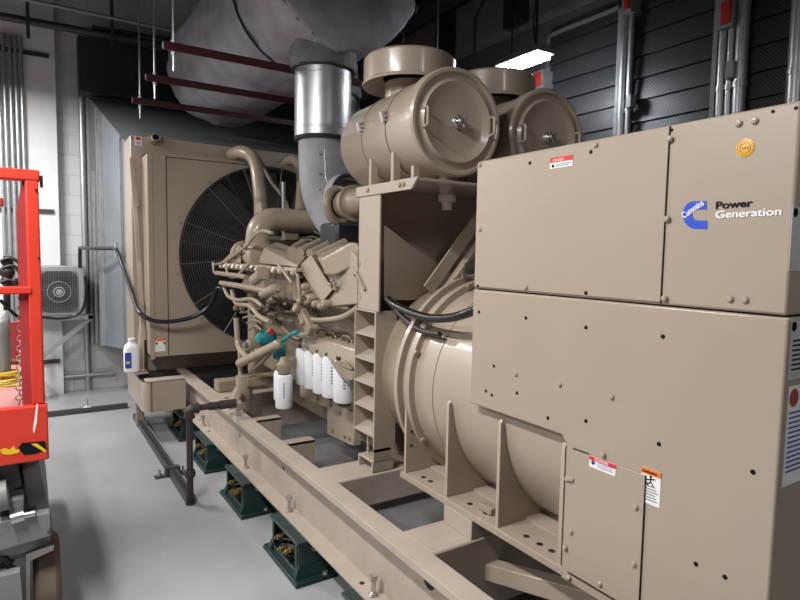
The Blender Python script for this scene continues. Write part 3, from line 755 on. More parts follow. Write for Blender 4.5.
# ================================================================== EXHAUST
si = thing('exhaust_silencer', (1.70, 4.6, 2.73), 'huge grey blanket wrapped exhaust silencer hung across the top', 'silencer')
SX, SZ, SRr = 1.70, 3.265, .525
def blob(y0, y1, R, seg=64, n=26, wr=.012, end0=True, end1=True, name='jacket', mt='blanket', c0=False, c1=False, r0=None):
    m = MB(); rings = []
    ph = [random.uniform(0, 6.28) for _ in range(8)]
    for j in range(n+1):
        y = y0+(y1-y0)*j/n; R_ = R if r0 is None else r0+(R-r0)*j/n
        ring = []
        for i in range(seg):
            a = 2*PI*i/seg
            w = wr*(math.sin(5*a+ph[0]+3*y)+.7*math.sin(9*a+ph[1]-7*y)+.6*math.sin(14*a+ph[2]+13*y)+.5*math.sin(3*a+ph[3]+17*y)+.5*math.sin(23*a+ph[4]))
            ring.append(V((SX+(R_+w)*math.cos(a), y, SZ+(R_+w)*math.sin(a))))
        rings.append(ring)
    if c1: rings += [[V((SX+(p.x-SX)*f, y1+dy, SZ+(p.z-SZ)*f)) for p in rings[n]] for f, dy in ((.95, .02), (.5, .04), (.02, .04))]
    if c0: rings = [[V((SX+(p.x-SX)*f, y0-dy, SZ+(p.z-SZ)*f)) for p in rings[0]] for f, dy in ((.02, .02), (.5, .02), (.97, .012))]+rings
    m.rings(rings, True, True)
    return m.build(name, mt, si, ang=60)
blob(3.95, 6.02, .522, c1=True, r0=.515, n=34, wr=.007)
blob(3.32, 3.95, .512, c0=True, n=16, wr=.008)
m = MB(); m.torus((SX, 3.95, SZ), (0, 1, 0), .520, .008, seg=72); m.torus((SX, 6.04, SZ), (0, 1, 0), .512, .011, seg=72); m.build('blanket_seam', 'seam', si)
m = MB()
for i in range(16):
    a = PI+i*PI/14; c = V((SX+.515*math.cos(a), 3.32, SZ+.515*math.sin(a))); m.sphere(c, .008, seg=6)
    if i % 2: m.tube([c, c+V((.01, -.02, -.03)), c+V((.02, .01, -.06))], .002, seg=5)
m.build('lacing_hook', 'zinc', si)

def exhaust_pipe(x, y, label, zt=2.90):
    t = thing('exhaust_pipe', (x, y, 1.72), label, 'exhaust pipe', 'exhaust risers')
    m = MB(); m.lathe((x, y, 0), (0, 0, 1), [(2.235, .17), (2.235, .182), (2.29, .182), (2.292, .185), (2.298, .185), (2.30, .182), (2.62, .182), (2.622, .185), (2.628, .185), (2.63, .182), (2.70, .182)], seg=56); m.build('metal_sleeve', 'galv', t, ang=30, label='bright corrugated metal sleeve')
    m = MB(); prof = [(2.675, .184), (2.665, .205), (2.69, .216), (2.76, .215), (2.81, .205), (2.85, .19), (zt, .17)]
    R = []
    for h, q in prof:
        R.append([V((x+(q+.006*math.sin(7*a+h*30)+.004*math.sin(13*a+h*50))*math.cos(a), y+(q+.006*math.sin(7*a+h*30))*math.sin(a), h+.002*math.sin(5*a))) for a in [2*PI*i/48 for i in range(48)]])
    m.rings(R); m.build('blanket_collar', 'blanket_dark', t, ang=60)
    m = MB(); m.torus((x, y, 2.668), (0, 0, 1), .198, .008, seg=48); m.torus((x, y, 2.235), (0, 0, 1), .172, .014, seg=48); m.build('collar_edge', 'seam', t)
    return t
P1 = (1.655, 3.55)
e1 = exhaust_pipe(*P1, 'front exhaust riser with bright metal sleeve, dark collar and grey wrapped elbow')
m = MB(); R = []
path = [(1.655, 3.55, 2.26), (1.655, 3.55, 2.06), (1.66, 3.54, 1.93), (1.675, 3.50, 1.82), (1.70, 3.44, 1.73), (1.73, 3.38, 1.66)]
m.tube(path, lambda t: .158-.02*t, seg=28, smooth=4); w1 = m.build('wrapped_elbow', 'blanket', e1, ang=60)
m = MB()
for z in (2.12, 2.0, 1.9):
    for dx in (-.03, .05):
        m.sphere((1.655-.06+dx, 3.55-.145, z), .008, seg=6)
m.tube([(1.60, 3.405, 2.15), (1.605, 3.40, 1.98), (1.63, 3.37, 1.86)], .003, seg=6); m.build('lacing', 'zinc', w1)

e2 = copy_tree(e1, V((1.975, 4.08, 1.72)), 'rear exhaust riser seen as a narrow metal strip behind the front riser')
# ---------------- red strut hangers carrying the silencer
def hanger(ypx, Y, label):
    zs = 2.715
    a = PY(Y, *ypx)
    t = thing('pipe_hanger', (a.x, Y, zs-.05), label, 'pipe support', 'dark red struts carrying the silencer')
    m = MB(); m.box((a.x-.03, Y-.022, zs-.036), (2.75, Y+.022, zs)); m.box((a.x-.03, Y-.024, zs-.05), (2.75, Y-.014, zs-.0)); m.build('strut', 'maroon', t, bevel=.003)
    for x in (a.x+.03, 2.68):
        m = MB(); m.cyl((x, Y, zs-.16), (x, Y, 4.6), .0065, seg=8); m.build('threaded_rod', 'galv', t, label='thin threaded hanger rod')
        m = MB(); m.cyl((x, Y, zs), (x, Y, zs+.016), .014, seg=6); m.cyl((x, Y, zs-.066), (x, Y, zs-.05), .014, seg=6); m.build('nut', 'galv', t)
hanger((168, 40), 3.72, 'nearest dark red strut on threaded rods, topmost of the three crossing the silencer')
hanger((150, 73), 4.46, 'middle dark red strut on threaded rods crossing the silencer')
hanger((136, 98), 5.20, 'farthest dark red strut on threaded rods, lowest of three, just above the radiator')

# ================================================================== ENGINE
eg = thing('diesel_engine', (XC, 3.6, .5), 'large tan vee diesel engine between radiator fan and alternator', 'engine')
m = MB()
m.box((1.52, 2.50, .62), (2.12, 4.35, 1.15)); m.build('block', 'tan_cast_shaded', eg, bevel=.02)
m = MB(); m.prism([(1.55, 2.50, .62), (2.09, 2.50, .62), (2.0, 2.50, .40), (1.64, 2.50, .40)], (0, 1.75, 0)); m.build('oil_pan', 'tan_cast_shaded', eg, bevel=.012)
# bare pan side plate seen under the filters
m = MB(); a, b, c, d, e = PX(1.47, 300, 384), PX(1.47, 353, 413), PX(1.47, 353, 446), PX(1.47, 327, 434), PX(1.47, 327, 408)
m.prism([a, b, c, d, e, PX(1.47, 300, 396)], (.05, 0, 0)); pp = m.build('pan_plate', 'tan', eg, bevel=.003)
m = MB()
for px in ((345, 436), (350, 438), (333, 430), (340, 413), (331, 405), (318, 398)): q = PX(1.47, *px); m.cyl(q, q+V((-.01, 0, 0)), .011, seg=8)
m.build('pan_bolt', 'tan_cast_shaded', pp)
# cylinder banks (vee)
for s in (1, -1):
    X = lambda a: XC+s*(a-XC)
    for k in range(6):
        y0 = 2.62+k*.30
        m = MB(); m.prism([(X(1.66), y0, 1.05), (X(1.36), y0, 1.22), (X(1.46), y0, 1.43), (X(1.74), y0, 1.30)], (0, .27, 0)); hd = m.build('cylinder_head', 'tan_cast_shaded', eg, bevel=.012)
        m = MB(); m.prism([(X(1.47), y0+.03, 1.42), (X(1.55), y0+.03, 1.50), (X(1.72), y0+.03, 1.42), (X(1.70), y0+.03, 1.32)], (0, .21, 0)); m.build('rocker_cover', 'tan_engine', hd, bevel=.015)
# ---- near bank intake casting: A (with sloped bolted edge) and B (raised rectangular cover)
FX = 1.33
def pts(X, *pp): return [PX(X, *q) for q in pp]
def loft(m, a, b):
    m.hexa(a, b)
m = MB()
loft(m, pts(FX, (298, 267), (322, 303), (333, 290), (311, 255)), pts(FX+.18, (303, 262), (327, 298), (337, 285), (318, 249)))
ca = m.build('aftercooler_casing', 'tan_engine', eg, bevel=.008)
m = MB()
for px in ((293, 269), (299, 275), (305.5, 286.5), (311.5, 297.5), (301, 301), (316, 304), (322, 306), (297, 308), (326, 303.5)): q = PX(FX-.004, *px); m.lathe(q, (-1, 0, 0), [(-.02, .020), (.012, .020), (.022, .014), (.026, 0)], seg=12)
m.build('cover_bolt', 'tan_engine', ca)
m = MB()
loft(m, pts(FX+.02, (334, 290), (324, 303), (333, 306.5), (366, 304), (367, 268), (352, 250), (317, 257)), pts(FX+.26, (337, 286), (330, 298), (337, 301), (367, 299), (368, 262), (357, 242), (328, 247)))
cb = m.build('aftercooler_casing', 'tan_engine', eg, bevel=.008)
m = MB()
RC = ((321, 259), (325, 275), (336, 275.5), (364, 260.5), (357.5, 242.5), (349, 242.5))
loft(m, [PX(FX+.10+.002*(q[0]-321), *q) for q in RC], [PX(FX-.045+.0022*(q[0]-321), *q) for q in RC])
m.build('raised_cover', 'tan_engine', cb, bevel=.012)
m = MB()
for px in ((359.5, 262), (361, 266)): pass
for px, r in (((360, 263.5), .028), ((360.5, 296), .028)): q = PX(FX+.02, *px); m.torus(q, (-1, .3, 0), r, .010, seg=20); m.sphere(q, .018, seg=8)
m.build('casing_boss', 'tan_cast_shaded', cb)
m = MB()
for px in ((332, 281), (334.5, 283.5), (331, 284.5)): q = PX(FX-.01, *px); m.sphere(q, .013, seg=8)
q = PX(FX, 334, 288); m.box((q.x, q.y-.02, q.z-.01), (q.x+.03, q.y+.02, q.z+.006)); m.build('cover_fitting', 'tan_cast_shaded', cb)
m = MB(); m.tube(pts(FX, (354.5, 276), (356, 273), (360, 280), (365, 290)), .008, seg=8, smooth=3); m.build('casing_link', 'tan_cast_shaded', cb)
# tapered intake duct running back from the elbow
m = MB()
loft(m, [PX(1.29, 258.5, 263), PX(1.29, 297, 267.5), PX(1.31, 299, 265), PX(1.31, 264, 248)], [PX(1.46, 270, 260), PX(1.46, 307, 260), PX(1.50, 309, 253), PX(1.50, 276, 241.5)])
wd = m.build('intake_duct', 'tan_engine', eg, bevel=.006)
m = MB(); loft(m, [PX(1.30, 219, 264), PX(1.30, 241, 263), PX(1.30, 241, 246), PX(1.30, 239, 244.5)], [PX(1.5, 230, 262), PX(1.5, 248, 262), PX(1.5, 249, 243), PX(1.5, 247, 242)])
m.build('intake_duct', 'tan_engine', eg, bevel=.006)
# flange strip and its bolts
a, b = PX(1.285, 296, 268.5), PX(1.285, 219, 265)
m = MB(); m.box((1.285, a.y, a.z-.02), (1.42, b.y, a.z+.004)); m.build('intake_flange', 'tan_engine', wd, bevel=.004)
m = MB()
for i in range(15):
    y = a.y+.05+(b.y-a.y-.1)*i/14
    m.lathe((1.295, y, a.z-.02), (-.5, 0, -.9), [(-.01, .020), (.018, .020), (.026, .013), (.028, 0)], seg=8)
m.build('flange_bolt', 'tan_engine', wd)
# coupling between the two ducts
cA, cB = PX(1.37, 241.5, 253.5), PX(1.37, 258, 254.5)
dy = V((0, 1, 0)); L = cA.y-cB.y; c0 = V((1.39, cB.y, 1.475))
m = MB()
m.lathe(c0, dy, [(-.03, .085), (.0, .105), (.02, .105), (.02, .078), (L*.25, .078), (L*.3, .084), (L*.45, .084), (L*.5, .076), (L*.8, .076), (L*.8, .108), (L, .108), (L, .02)], seg=32); m.build('hose_coupling', 'tan_engine', eg)
# crossover elbow
CY = c0.y+.06
e0 = PY(CY, 253, 262); 
m = MB(); ex = PY(CY, 256, 240).x; ez = PY(CY, 300, 222).z
xe = PY(CY, 336, 224).x
m.tube([(ex+.01, CY, 1.46), (ex+.01, CY, ez-.14), (ex+.03, CY, ez-.055), (ex+.10, CY, ez), (ex+.22, CY, ez+.01), (xe, CY, ez-.005)], .083, seg=28, smooth=6); cp = m.build('crossover_pipe', 'tan_engine', eg)
m = MB(); m.lathe((ex+.01, CY, ez-.20), (0, 0, 1), [(0, .083), (0, .098), (.03, .098), (.03, .083)], seg=32); m.build('pipe_collar', 'tan_engine', cp)
m = MB()
m.lathe((xe-.04, CY, ez-.003), (1, 0, 0), [(0, .085), (.0, .09), (.10, .09), (.10, .085)], seg=28); m.torus((xe-.02, CY, ez-.003), (1, 0, 0), .09, .006, seg=28); m.torus((xe+.04, CY, ez-.003), (1, 0, 0), .09, .006, seg=28)
m.build('hose_clamp', 'tan_cast_shaded', cp)
m = MB(); m.tube([(xe+.05, CY, ez), (xe+.20, CY-.1, ez+.01), (xe+.26, CY-.28, ez+.03)], .075, seg=20, smooth=4); m.build('turbo_outlet', 'tan_cast_shaded', eg)
# turbocharger
tc_ = PY(3.05, 346, 199)
m = MB(); m.lathe((tc_.x+.05, 3.05, tc_.z-.02), (0, -1, 0), [(-.12, .05), (-.11, .08), (-.03, .09), (.0, .09), (.0, .105), (.02, .105), (.02, .085), (.05, .078), (.2, .075), (.22, .08)], seg=36); tb_ = m.build('turbocharger', 'tan_cast_shaded', eg)
m = MB(); m.torus((tc_.x+.03, 3.20, tc_.z-.03), (.35, -1, .1), .10, .026, seg=36, ms=12); m.build('compressor_volute', 'tan_cast_shaded', tb_)
m = MB(); m.tube([(tc_.x+.05, 2.86, tc_.z-.02), (tc_.x+.055, 2.78, tc_.z-.01), (tc_.x+.05, 2.74, tc_.z+.08), (tc_.x+.05, 2.76, 2.02)], .078, seg=20, smooth=5); m.build('intake_elbow', 'tan', eg)
m = MB(); q = PY(3.35, 338, 200); m.lathe((q.x+.03, 3.35, q.z), (.3, -1, 0), [(0, .16), (.06, .165), (.07, .15), (.02, .14), (.02, .10)], seg=36); m.build('turbine_blanket', 'blanket', eg)
m = MB(); m.torus((q.x+.05, 3.285, q.z), (.3, -1, 0), .158, .008, seg=40); m.torus((q.x+.04, 3.28, q.z-.0), (.3, -1, 0), .125, .007, seg=40); m.build('blanket_rim', 'seam', eg)
# runners on the top
for a, b in (((292, 251), (303, 243)), ((300, 252), (321, 242)), ((310, 254), (334, 243)), ((318, 256), (345, 243))):
    m = MB(); m.tube([PX(1.42, *a), PX(1.62, *b)], .030, seg=12); m.build('intake_runner', 'tan_engine', eg)
# long fuel / drain rails along the bank
def etube(name, pp, r, mt='tan_engine', X=None, sm=4, seg=8, parent=None, label=None):
    m = MB(); P = [PX(q[2] if len(q) > 2 else X, q[0], q[1]) for q in pp]; m.tube(P, r, seg=seg, smooth=sm); return m.build(name, mt, parent or eg, label=label)
etube('fuel_rail', [(216, 273), (232, 275), (246, 277)], .017, X=1.24)
etube('fuel_rail', [(221, 283), (240, 286), (262, 290), (266, 291)], .019, X=1.24)
etube('fuel_rail', [(213, 262), (214, 272), (217, 273)], .009, X=1.24)
etube('coolant_line', [(213, 265), (224, 262), (236, 254), (247, 245), (254, 236), (262, 231), (272, 233)], .011, X=1.28)
etube('coolant_line', [(226, 262), (228, 275), (235, 277), (243, 270), (250, 263)], .010, X=1.25)
etube('coolant_line', [(278, 264), (284, 272), (292, 283)], .009, X=1.27)
etube('coolant_line', [(295, 268), (298, 278), (300, 300)], .010, X=1.3)
m = MB(); a, b = PX(1.25, 254, 280), PX(1.25, 263, 273); m.cyl(a, b, .036, seg=18); m.cyl(lerp(a, b, .85), lerp(a, b, 1.05), .042, seg=18); m.build('fuel_pump', 'tan_engine', eg)
m = MB(); a, b = PX(1.25, 263, 294), PX(1.25, 276, 288); m.cyl(a, b, .030, seg=16); m.cyl(lerp(a, b, .9), lerp(a, b, 1.1), .022, seg=12); m.build('fuel_pump', 'tan_engine', eg)
# dense small fittings under the intake flange
rr = random.Random(11)
for k in range(5):
    x0 = 268+k*6.5; m = MB(); q = PX(1.36, x0, 285); m.hexa(pts(1.36, (x0-2, 296+k), (x0+4, 298+k), (x0+3, 274), (x0-4, 272)), pts(1.44, (x0, 295+k), (x0+6, 296+k), (x0+4, 273), (x0-2, 271))); m.build('side_cover', 'tan_cast_shaded', eg, bevel=.006)
for k in range(16):
    x, y = rr.uniform(238, 325), rr.uniform(296, 312); q = PX(rr.uniform(1.33, 1.5), x, y); m = MB(); d = V((rr.uniform(-1, -.3), rr.uniform(-1, 1), rr.uniform(-.6, .4))).normalized()
    m.cyl(q, q+d*.05, rr.uniform(.012, .026), seg=8); m.cyl(q+d*.05, q+d*.065, .012, seg=6); m.build('pipe_fitting', 'tan_cast_shaded', eg)
for k in range(14):
    x, y = rr.uniform(232, 300), rr.uniform(296, 330); m = MB(); X_ = rr.uniform(1.36, 1.5); P = [PX(X_, x, y), PX(X_+.02, x+rr.uniform(5, 15), y+rr.uniform(0, 12)), PX(X_, x+rr.uniform(15, 28), y+rr.uniform(-5, 20))]
    m.tube(P, rr.uniform(.006, .013), seg=7, smooth=4); m.build('engine_hose', rr.choice(['tan_cast_shaded', 'rubber', 'tan_cast_shaded', 'rubber']), eg)
# hoses front end
etube('bypass_hose', [(232, 290), (236, 303), (250, 306), (259, 316), (270, 322)], .016, X=1.27)
etube('bypass_hose', [(224, 287), (228, 296), (237, 300), (252, 299), (262, 306)], .013, X=1.26)
etube('lower_pipe', [(236, 318), (237, 332), (238, 345), (242, 352), (248, 358)], .018, X=1.22)
etube('lower_pipe', [(239, 345), (240, 356), (240, 366), (241, 380)], .015, X=1.22)
m = MB(); a, b = PX(1.20, 240, 363), PX(1.26, 277.5, 344.5); m.tube([a, b], .030, seg=18); m.sphere(a, .030, seg=12); m.sphere(b, .031, seg=12); m.build('coolant_tube', 'tan_engine', eg)
etube('coolant_tube', [(250, 372), (262, 362), (272, 350)], .014, 'tan_cast_shaded', X=1.26)
etube('teal_hose', [(277, 344), (286, 338), (292, 334), (298, 332)], .013, 'teal', X=1.28, label='teal hose')
etube('filter_hose', [(296, 333), (304, 335), (312, 330), (316, 326)], .014, 'tan_engine', X=1.34)
m = MB()
q = PX(1.33, 264, 338); m.lathe(q, (-1, -.3, 0), [(-.06, .06), (0, .06), (.02, .05), (.05, .03), (.06, 0)], seg=20); m.build('water_pump', 'teal', eg, label='teal painted pump')
m = MB(); q = PX(1.30, 275, 352); m.box((q.x, q.y-.04, q.z-.05), (q.x+.06, q.y+.05, q.z+.05)); m.build('pump_bracket', 'teal', eg, bevel=.01)
m = MB(); q = PX(1.29, 273, 333); m.cyl(q, q+V((-.03, 0, .02)), .018, seg=10); m.build('red_cap', 'red_device', eg, label='small red cap')
m = MB()
for px, r in (((250, 345), .05), ((246, 352), .035), ((258, 352), .03)): q = PX(1.33, *px); m.lathe(q, (-1, -.2, .1), [(-.05, r), (0, r), (.02, r*.8), (.025, r*.4), (.05, r*.4)], seg=16)
m.build('drive_housing', 'tan_cast_shaded', eg)
m = MB()
for pp in (((249, 330), (255, 326), (261, 330), (258, 338)), ((247, 323), (254, 320), (262, 323)), ((243, 318), (250, 316), (258, 317))): m.tube([PX(1.3, *q) for q in pp], .007, seg=6, smooth=3)
m.build('wiring', 'tan_cast_shaded', eg)
m = MB(); a, b = PX(1.33, 302, 312), PX(1.33, 312, 332); m.bar(a, b, .07, .04, upv=(1, 0, 0)); m.cyl(a+V((-.02, 0, .02)), a+V((-.05, 0, .03)), .028, seg=12); m.cyl(lerp(a, b, .5), lerp(a, b, .5)+V((-.04, 0, 0)), .02, seg=8); m.build('fuel_governor', 'tan_cast_shaded', eg, bevel=.008)
etube('drain_pipe', [(306, 318), (318, 320), (338, 318), (350, 313), (362, 304)], .014, X=1.35)
for k in range(5):
    x = 316+k*8; m = MB(); m.tube(pts(1.42, (x, 336+k*2), (x+3, 330+k*2), (x+9, 331+k*2), (x+12, 336+k*2)), .005, seg=6, smooth=4); m.build('sensor_lead', 'tan_cast_shaded' if k % 2 else 'rubber', eg)
# filter head rail
m = MB(); a, b = PX(1.36, 300, 338), PX(1.36, 356, 358)
m.hexa([(1.36, b.y, b.z-.06), (1.50, b.y, b.z-.06), (1.50, a.y, b.z-.06), (1.36, a.y, b.z-.06)], [(1.38, b.y, b.z+.035), (1.50, b.y, b.z+.06), (1.50, a.y, b.z+.06), (1.38, a.y, b.z+.035)]); m.build('filter_head', 'tan_engine', eg, bevel=.01)
# rear covers behind the post
m = MB(); m.box((1.42, 2.50, 1.15), (2.2, 2.56, 1.5)); m.build('rear_cover', 'tan_cast_shaded', eg)
# front gear cover and fan drive
m = MB(); m.box((1.45, 4.32, .55), (2.18, 4.48, 1.35)); m.build('gear_cover', 'tan_cast_shaded', eg, bevel=.02)
m = MB(); m.cyl((XC, 4.48, 1.468), (XC, 4.9, 1.468), .07, seg=20); m.lathe((XC, 4.5, 1.468), (0, 1, 0), [(0, .16), (.12, .16), (.12, .05)], seg=32); m.build('fan_drive', 'black_metal', eg)
m = MB(); m.box((1.5, 4.3, 1.3), (2.14, 4.46, 1.62)); m.build('thermostat_housing', 'tan_engine', eg, bevel=.02)
# front mount post and bracket on the skid
m = MB(); q = PX(1.22, 242, 395); m.cyl((1.235, q.y, .49), (1.235, q.y, .66), .055, seg=24); m.cyl((1.235, q.y, .60), (1.235, q.y, .606), .057, seg=24); m.build('front_mount', 'tan_engine', eg)
m = MB(); m.bar((1.14, q.y+.35, .53), (1.62, q.y+.35, .53), .12, .08); m.bar((1.235, q.y, .62), (1.62, q.y, .62), .14, .06); m.build('mount_arm', 'tan_cast_shaded', eg, bevel=.006)
# electrical box by the crossover
m = MB(); q = PY(CY+.02, 291, 236); m.box((q.x-.05, CY+.0, q.z-.03), (q.x+.05, CY+.08, q.z+.035)); m.build('junction_box', 'tan_cast_shaded', eg, bevel=.004)
for k in range(6):
    m = MB(); y_ = 232+k*2.2; m.tube([PY(CY+.05, 300, y_), PY(CY, 310+k, y_-2), PY(CY-.15, 322+k*2, y_+3), PY(CY-.25, 336+k, y_+6)], .007, seg=6, smooth=4); m.build('wire_harness', 'tan_cast_shaded' if k % 3 == 0 else 'rubber', eg)
m = MB(); m.tube([PY(CY+.1, 270, 240.5), PY(CY, 312, 240)], .010, seg=8); m.build('fuel_line', 'tan_engine', eg)
# dark mass inside the vee below the turbo
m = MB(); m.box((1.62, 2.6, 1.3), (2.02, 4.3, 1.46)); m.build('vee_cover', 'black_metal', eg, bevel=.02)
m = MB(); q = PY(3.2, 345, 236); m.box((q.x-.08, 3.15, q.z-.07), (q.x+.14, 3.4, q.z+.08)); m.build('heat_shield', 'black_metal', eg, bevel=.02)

# ---------------- coolant pipes from radiator top to engine
def hose(name, pp, r, mt, label, cat, seg=14, sm=6, group=None):
    m = MB(); m.tube(pp, r, seg=seg, smooth=sm); return tag(m.build(name, mt), label, cat, group)
q0 = PY(5.2, 232, 155); 
ch = thing('coolant_pipe', (q0.x, 4.9, 1.6), 'tan bent coolant pipe curving from radiator top down past the fan guard', 'pipe', 'coolant pipes at the radiator top')
m = MB(); m.tube([q0+V((0, .02, 0)), PY(4.85, 240, 152), PY(4.72, 250, 155), PY(4.62, 256, 165), PY(4.55, 259, 185), PY(4.5, 262, 214)], .052, seg=20, smooth=6); m.build('pipe', 'tan_engine', ch)
m = MB(); m.lathe(q0+V((0, -.02, 0)), (0, -1, 0), [(0, .06), (.04, .06), (.04, .05)], seg=20); a = PY(4.52, 261, 205); m.lathe(a, (0, 0, 1), [(-.1, .056), (.06, .056)], seg=18); m.build('hose_sleeve', 'tan_cast_shaded', ch)
q0 = PY(5.2, 296, 152)
ch = thing('coolant_pipe', (q0.x, 4.9, 1.6), 'tan bent coolant pipe half hidden behind the wrapped exhaust elbow', 'pipe', 'coolant pipes at the radiator top')
m = MB(); m.tube([PY(5.2, 284, 166), PY(5.0, 291, 160), PY(4.85, 299, 164), PY(4.7, 302, 182), PY(4.55, 300, 212)], .045, seg=18, smooth=6); m.build('pipe', 'tan_engine', ch)
hose('vent_tube', [PY(5.1, 236, 148), PY(5.1, 243, 152), PY(4.8, 258, 158), PY(4.7, 264, 168), PY(4.6, 272, 183), PY(4.55, 281, 194), PY(4.5, 286, 203), PY(4.45, 289, 213)], .014, 'tan_engine', 'thin pale vent tube bowing in front of the fan guard', 'tube')
hose('vent_tube', [PY(4.5, 283, 182), PY(4.5, 283.5, 212)], .02, 'galv', 'short straight upright bare metal tube in front of the fan guard', 'tube')

# ---------------- spin-on filters
def spin_filter(x, y, z0, z1, r, label, group, wrap=None):
    t = thing('oil_filter', (x, y, z0), label, 'filter', group)
    m = MB(); m.lathe((x, y, 0), (0, 0, 1), [(z0, 0), (z0, r-.012), (z0+.004, r-.004), (z0+.012, r), (z1-.02, r), (z1-.006, r-.004), (z1, r-.012), (z1, 0)], seg=32); m.build('can', 'filter_white', t)
    m = MB(); m.lathe((x, y, 0), (0, 0, 1), [(z1-.002, r-.016), (z1+.02, r-.016)], seg=24); m.build('seal_ring', 'black_metal', t)
    # printed panel on the face towards the aisle
    m = MB(); rr_ = r+.0008
    for k in range(6):
        h0 = z0+(z1-z0)*(.36+.075*k); 
        a0 = math.atan2(-y, -x)
        ring = lambda h: [V((x+rr_*math.cos(a0+d), y+rr_*math.sin(a0+d), h)) for d in (-.12, 0, .12)]
        A_, B_ = ring(h0), ring(h0+.009)
        for i in range(2): m.face([A_[i], A_[i+1], B_[i+1], B_[i]])
    m.build('print', 'print_grey', t)
    return t
names = ['leftmost', 'second from the left', 'middle', 'fourth from the left', 'rightmost and nearest']
for k, (px, zt, zb) in enumerate((((304.8, 347.5), 347.5, 384), ((313.3, 350), 350, 388), ((322.5, 353), 353, 393), ((332, 356), 356, 397), ((344.5, 360), 360, 402))):
    a, b = PX(1.40, px[0], zt), PX(1.40, px[0], zb)
    spin_filter(1.40, a.y, b.z, a.z, .054 if k < 4 else .06, 'white spin-on filter, %s of the row of five on the engine side' % names[k], 'white filters in the side row')
a, b = PX(1.25, 284, 374), PX(1.25, 284, 408)
f1 = spin_filter(1.25, a.y, b.z, a.z, .049, 'white spin-on filter hanging low at the engine front, the nearer of the pair', 'white filters at the engine front')
m = MB(); m.lathe((1.25, a.y, a.z), (0, 0, 1), [(.0, .03), (.02, .042), (.06, .042), (.07, .03), (.1, .02)], seg=20); m.bar((1.25, a.y, a.z+.05), (1.33, a.y+.06, a.z+.06), .05, .05); m.build('filter_base', 'tan_cast_shaded', eg)
spin_filter(1.28, a.y+.11, b.z+.02, a.z, .049, 'white spin-on filter hanging low at the engine front, half hidden behind the nearer one', 'white filters at the engine front')
# rag / loose tan cover hung over the rightmost filter
m = MB(); P = pts(1.335, (330, 362), (344, 360), (353, 372), (353, 380), (345, 380), (338, 374)); m.prism(P, (.012, 0, 0)); m.tube(pts(1.33, (338, 363), (346, 367), (352, 369)), .006, seg=6, smooth=3); m.build('filter_bracket', 'tan_cast_shaded', eg, bevel=.004)

# ---------------- conduit over the alternator
hose('power_conduit', [PX(1.36, 388, 299), PX(1.36, 395, 305), PX(1.35, 412, 313), PX(1.34, 430, 318), PX(1.335, 448, 318), PX(1.33, 462, 315), PX(1.34, 478, 309)], .017, 'cable', 'thick black cable bowing over the top of the alternator', 'cable')
m = MB(); m.tube([PX(1.40, 388, 301), PX(1.38, 404, 318), PX(1.37, 420, 330), PX(1.36, 440, 334)], .012, seg=8, smooth=5); tag(m.build('cable_loom', 'iron_pipe'), 'thin brown cable drooping beneath the black alternator cable', 'cable')

# ================================================================== LEFT SIDE
# jug tied to the radiator leg
b0 = PY(5.0, 132, 372); jt = thing('coolant_jug', (b0.x, 5.0, b0.z), 'white plastic fluid jug with blue label standing at the radiator corner', 'jug')
x, z = b0.x, b0.z; tz = PY(5.0, 132, 339).z
m = MB(); R = []
H = tz-z
for f, sx, sy in ((0, .8, .8), (.03, .95, .95), (.08, 1, 1), (.72, 1, 1), (.84, .85, .85), (.92, .45, .5), (.93, .36, .4), (1., .36, .4)):
    R.append([V((x+.058*sx*math.copysign(abs(math.cos(a))**.6, math.cos(a)), 5.0+.045*sy*math.copysign(abs(math.sin(a))**.6, math.sin(a)), z+H*.97*f)) for a in [2*PI*i/28 for i in range(28)]])
m.rings(R); m.build('jug_body', 'white_plastic', jt, ang=50)
m = MB(); m.cyl((x, 5.0, z+H*.96), (x, 5.0, z+H*1.02), .026, seg=16); m.build('jug_cap', 'white_plastic', jt)
m = MB(); m.box((x-.056, 4.953, z+H*.15), (x-.008, 4.9555, z+H*.62)); jl = m.build('jug_label', 'blue_ink', jt)
m = MB(); m.box((x-.05, 4.951, z+H*.28), (x-.02, 4.953, z+H*.36)); m.build('label_panel', 'label_grey', jl)
m = MB(); m.box((.70, 4.94, z-.012), (.80, 5.06, z)); tag(m.build('jug_shelf', 'tan'), 'small tan shelf plate under the white jug', 'shelf')

# unit heater on wall strut bracket
UY = 6.55
a, b = PY(UY, 40, 266), PY(UY, 86, 315)
cu = thing('condenser_unit', ((a.x+b.x)/2, UY+.15, b.z), 'grey box fan unit with square wire grille on a wall bracket', 'fan unit')
m = MB(); m.box((a.x-.12, UY, b.z), (b.x, UY+.34, a.z)); m.build('casing', 'unit_grey', cu, bevel=.012)
g0, g1 = PY(UY, 41, 271), PY(UY, 79, 312)
m = MB(); w_, h_ = g1.x-g0.x, g0.z-g1.z; ch_ = .06
x0, x1, z0, z1 = g0.x-.02, g1.x, g1.z, g0.z
m.prism([(x0+ch_, UY-.004, z0), (x1-ch_, UY-.004, z0), (x1, UY-.004, z0+ch_), (x1, UY-.004, z1-ch_), (x1-ch_, UY-.004, z1), (x0+ch_, UY-.004, z1), (x0, UY-.004, z1-ch_), (x0, UY-.004, z0+ch_)], (0, .004, 0)); gr = m.build('grille', 'grille', cu)
m = MB()
k = x0
while k < x1-.01: m.box((k, UY-.012, z0+.02), (k+.004, UY-.008, z1-.02)); k += .022
k = z0+.02
while k < z1: m.box((x0+.01, UY-.010, k), (x1-.01, UY-.006, k+.004)); k += .022
m.build('grille_wires', 'steel_dark', gr)
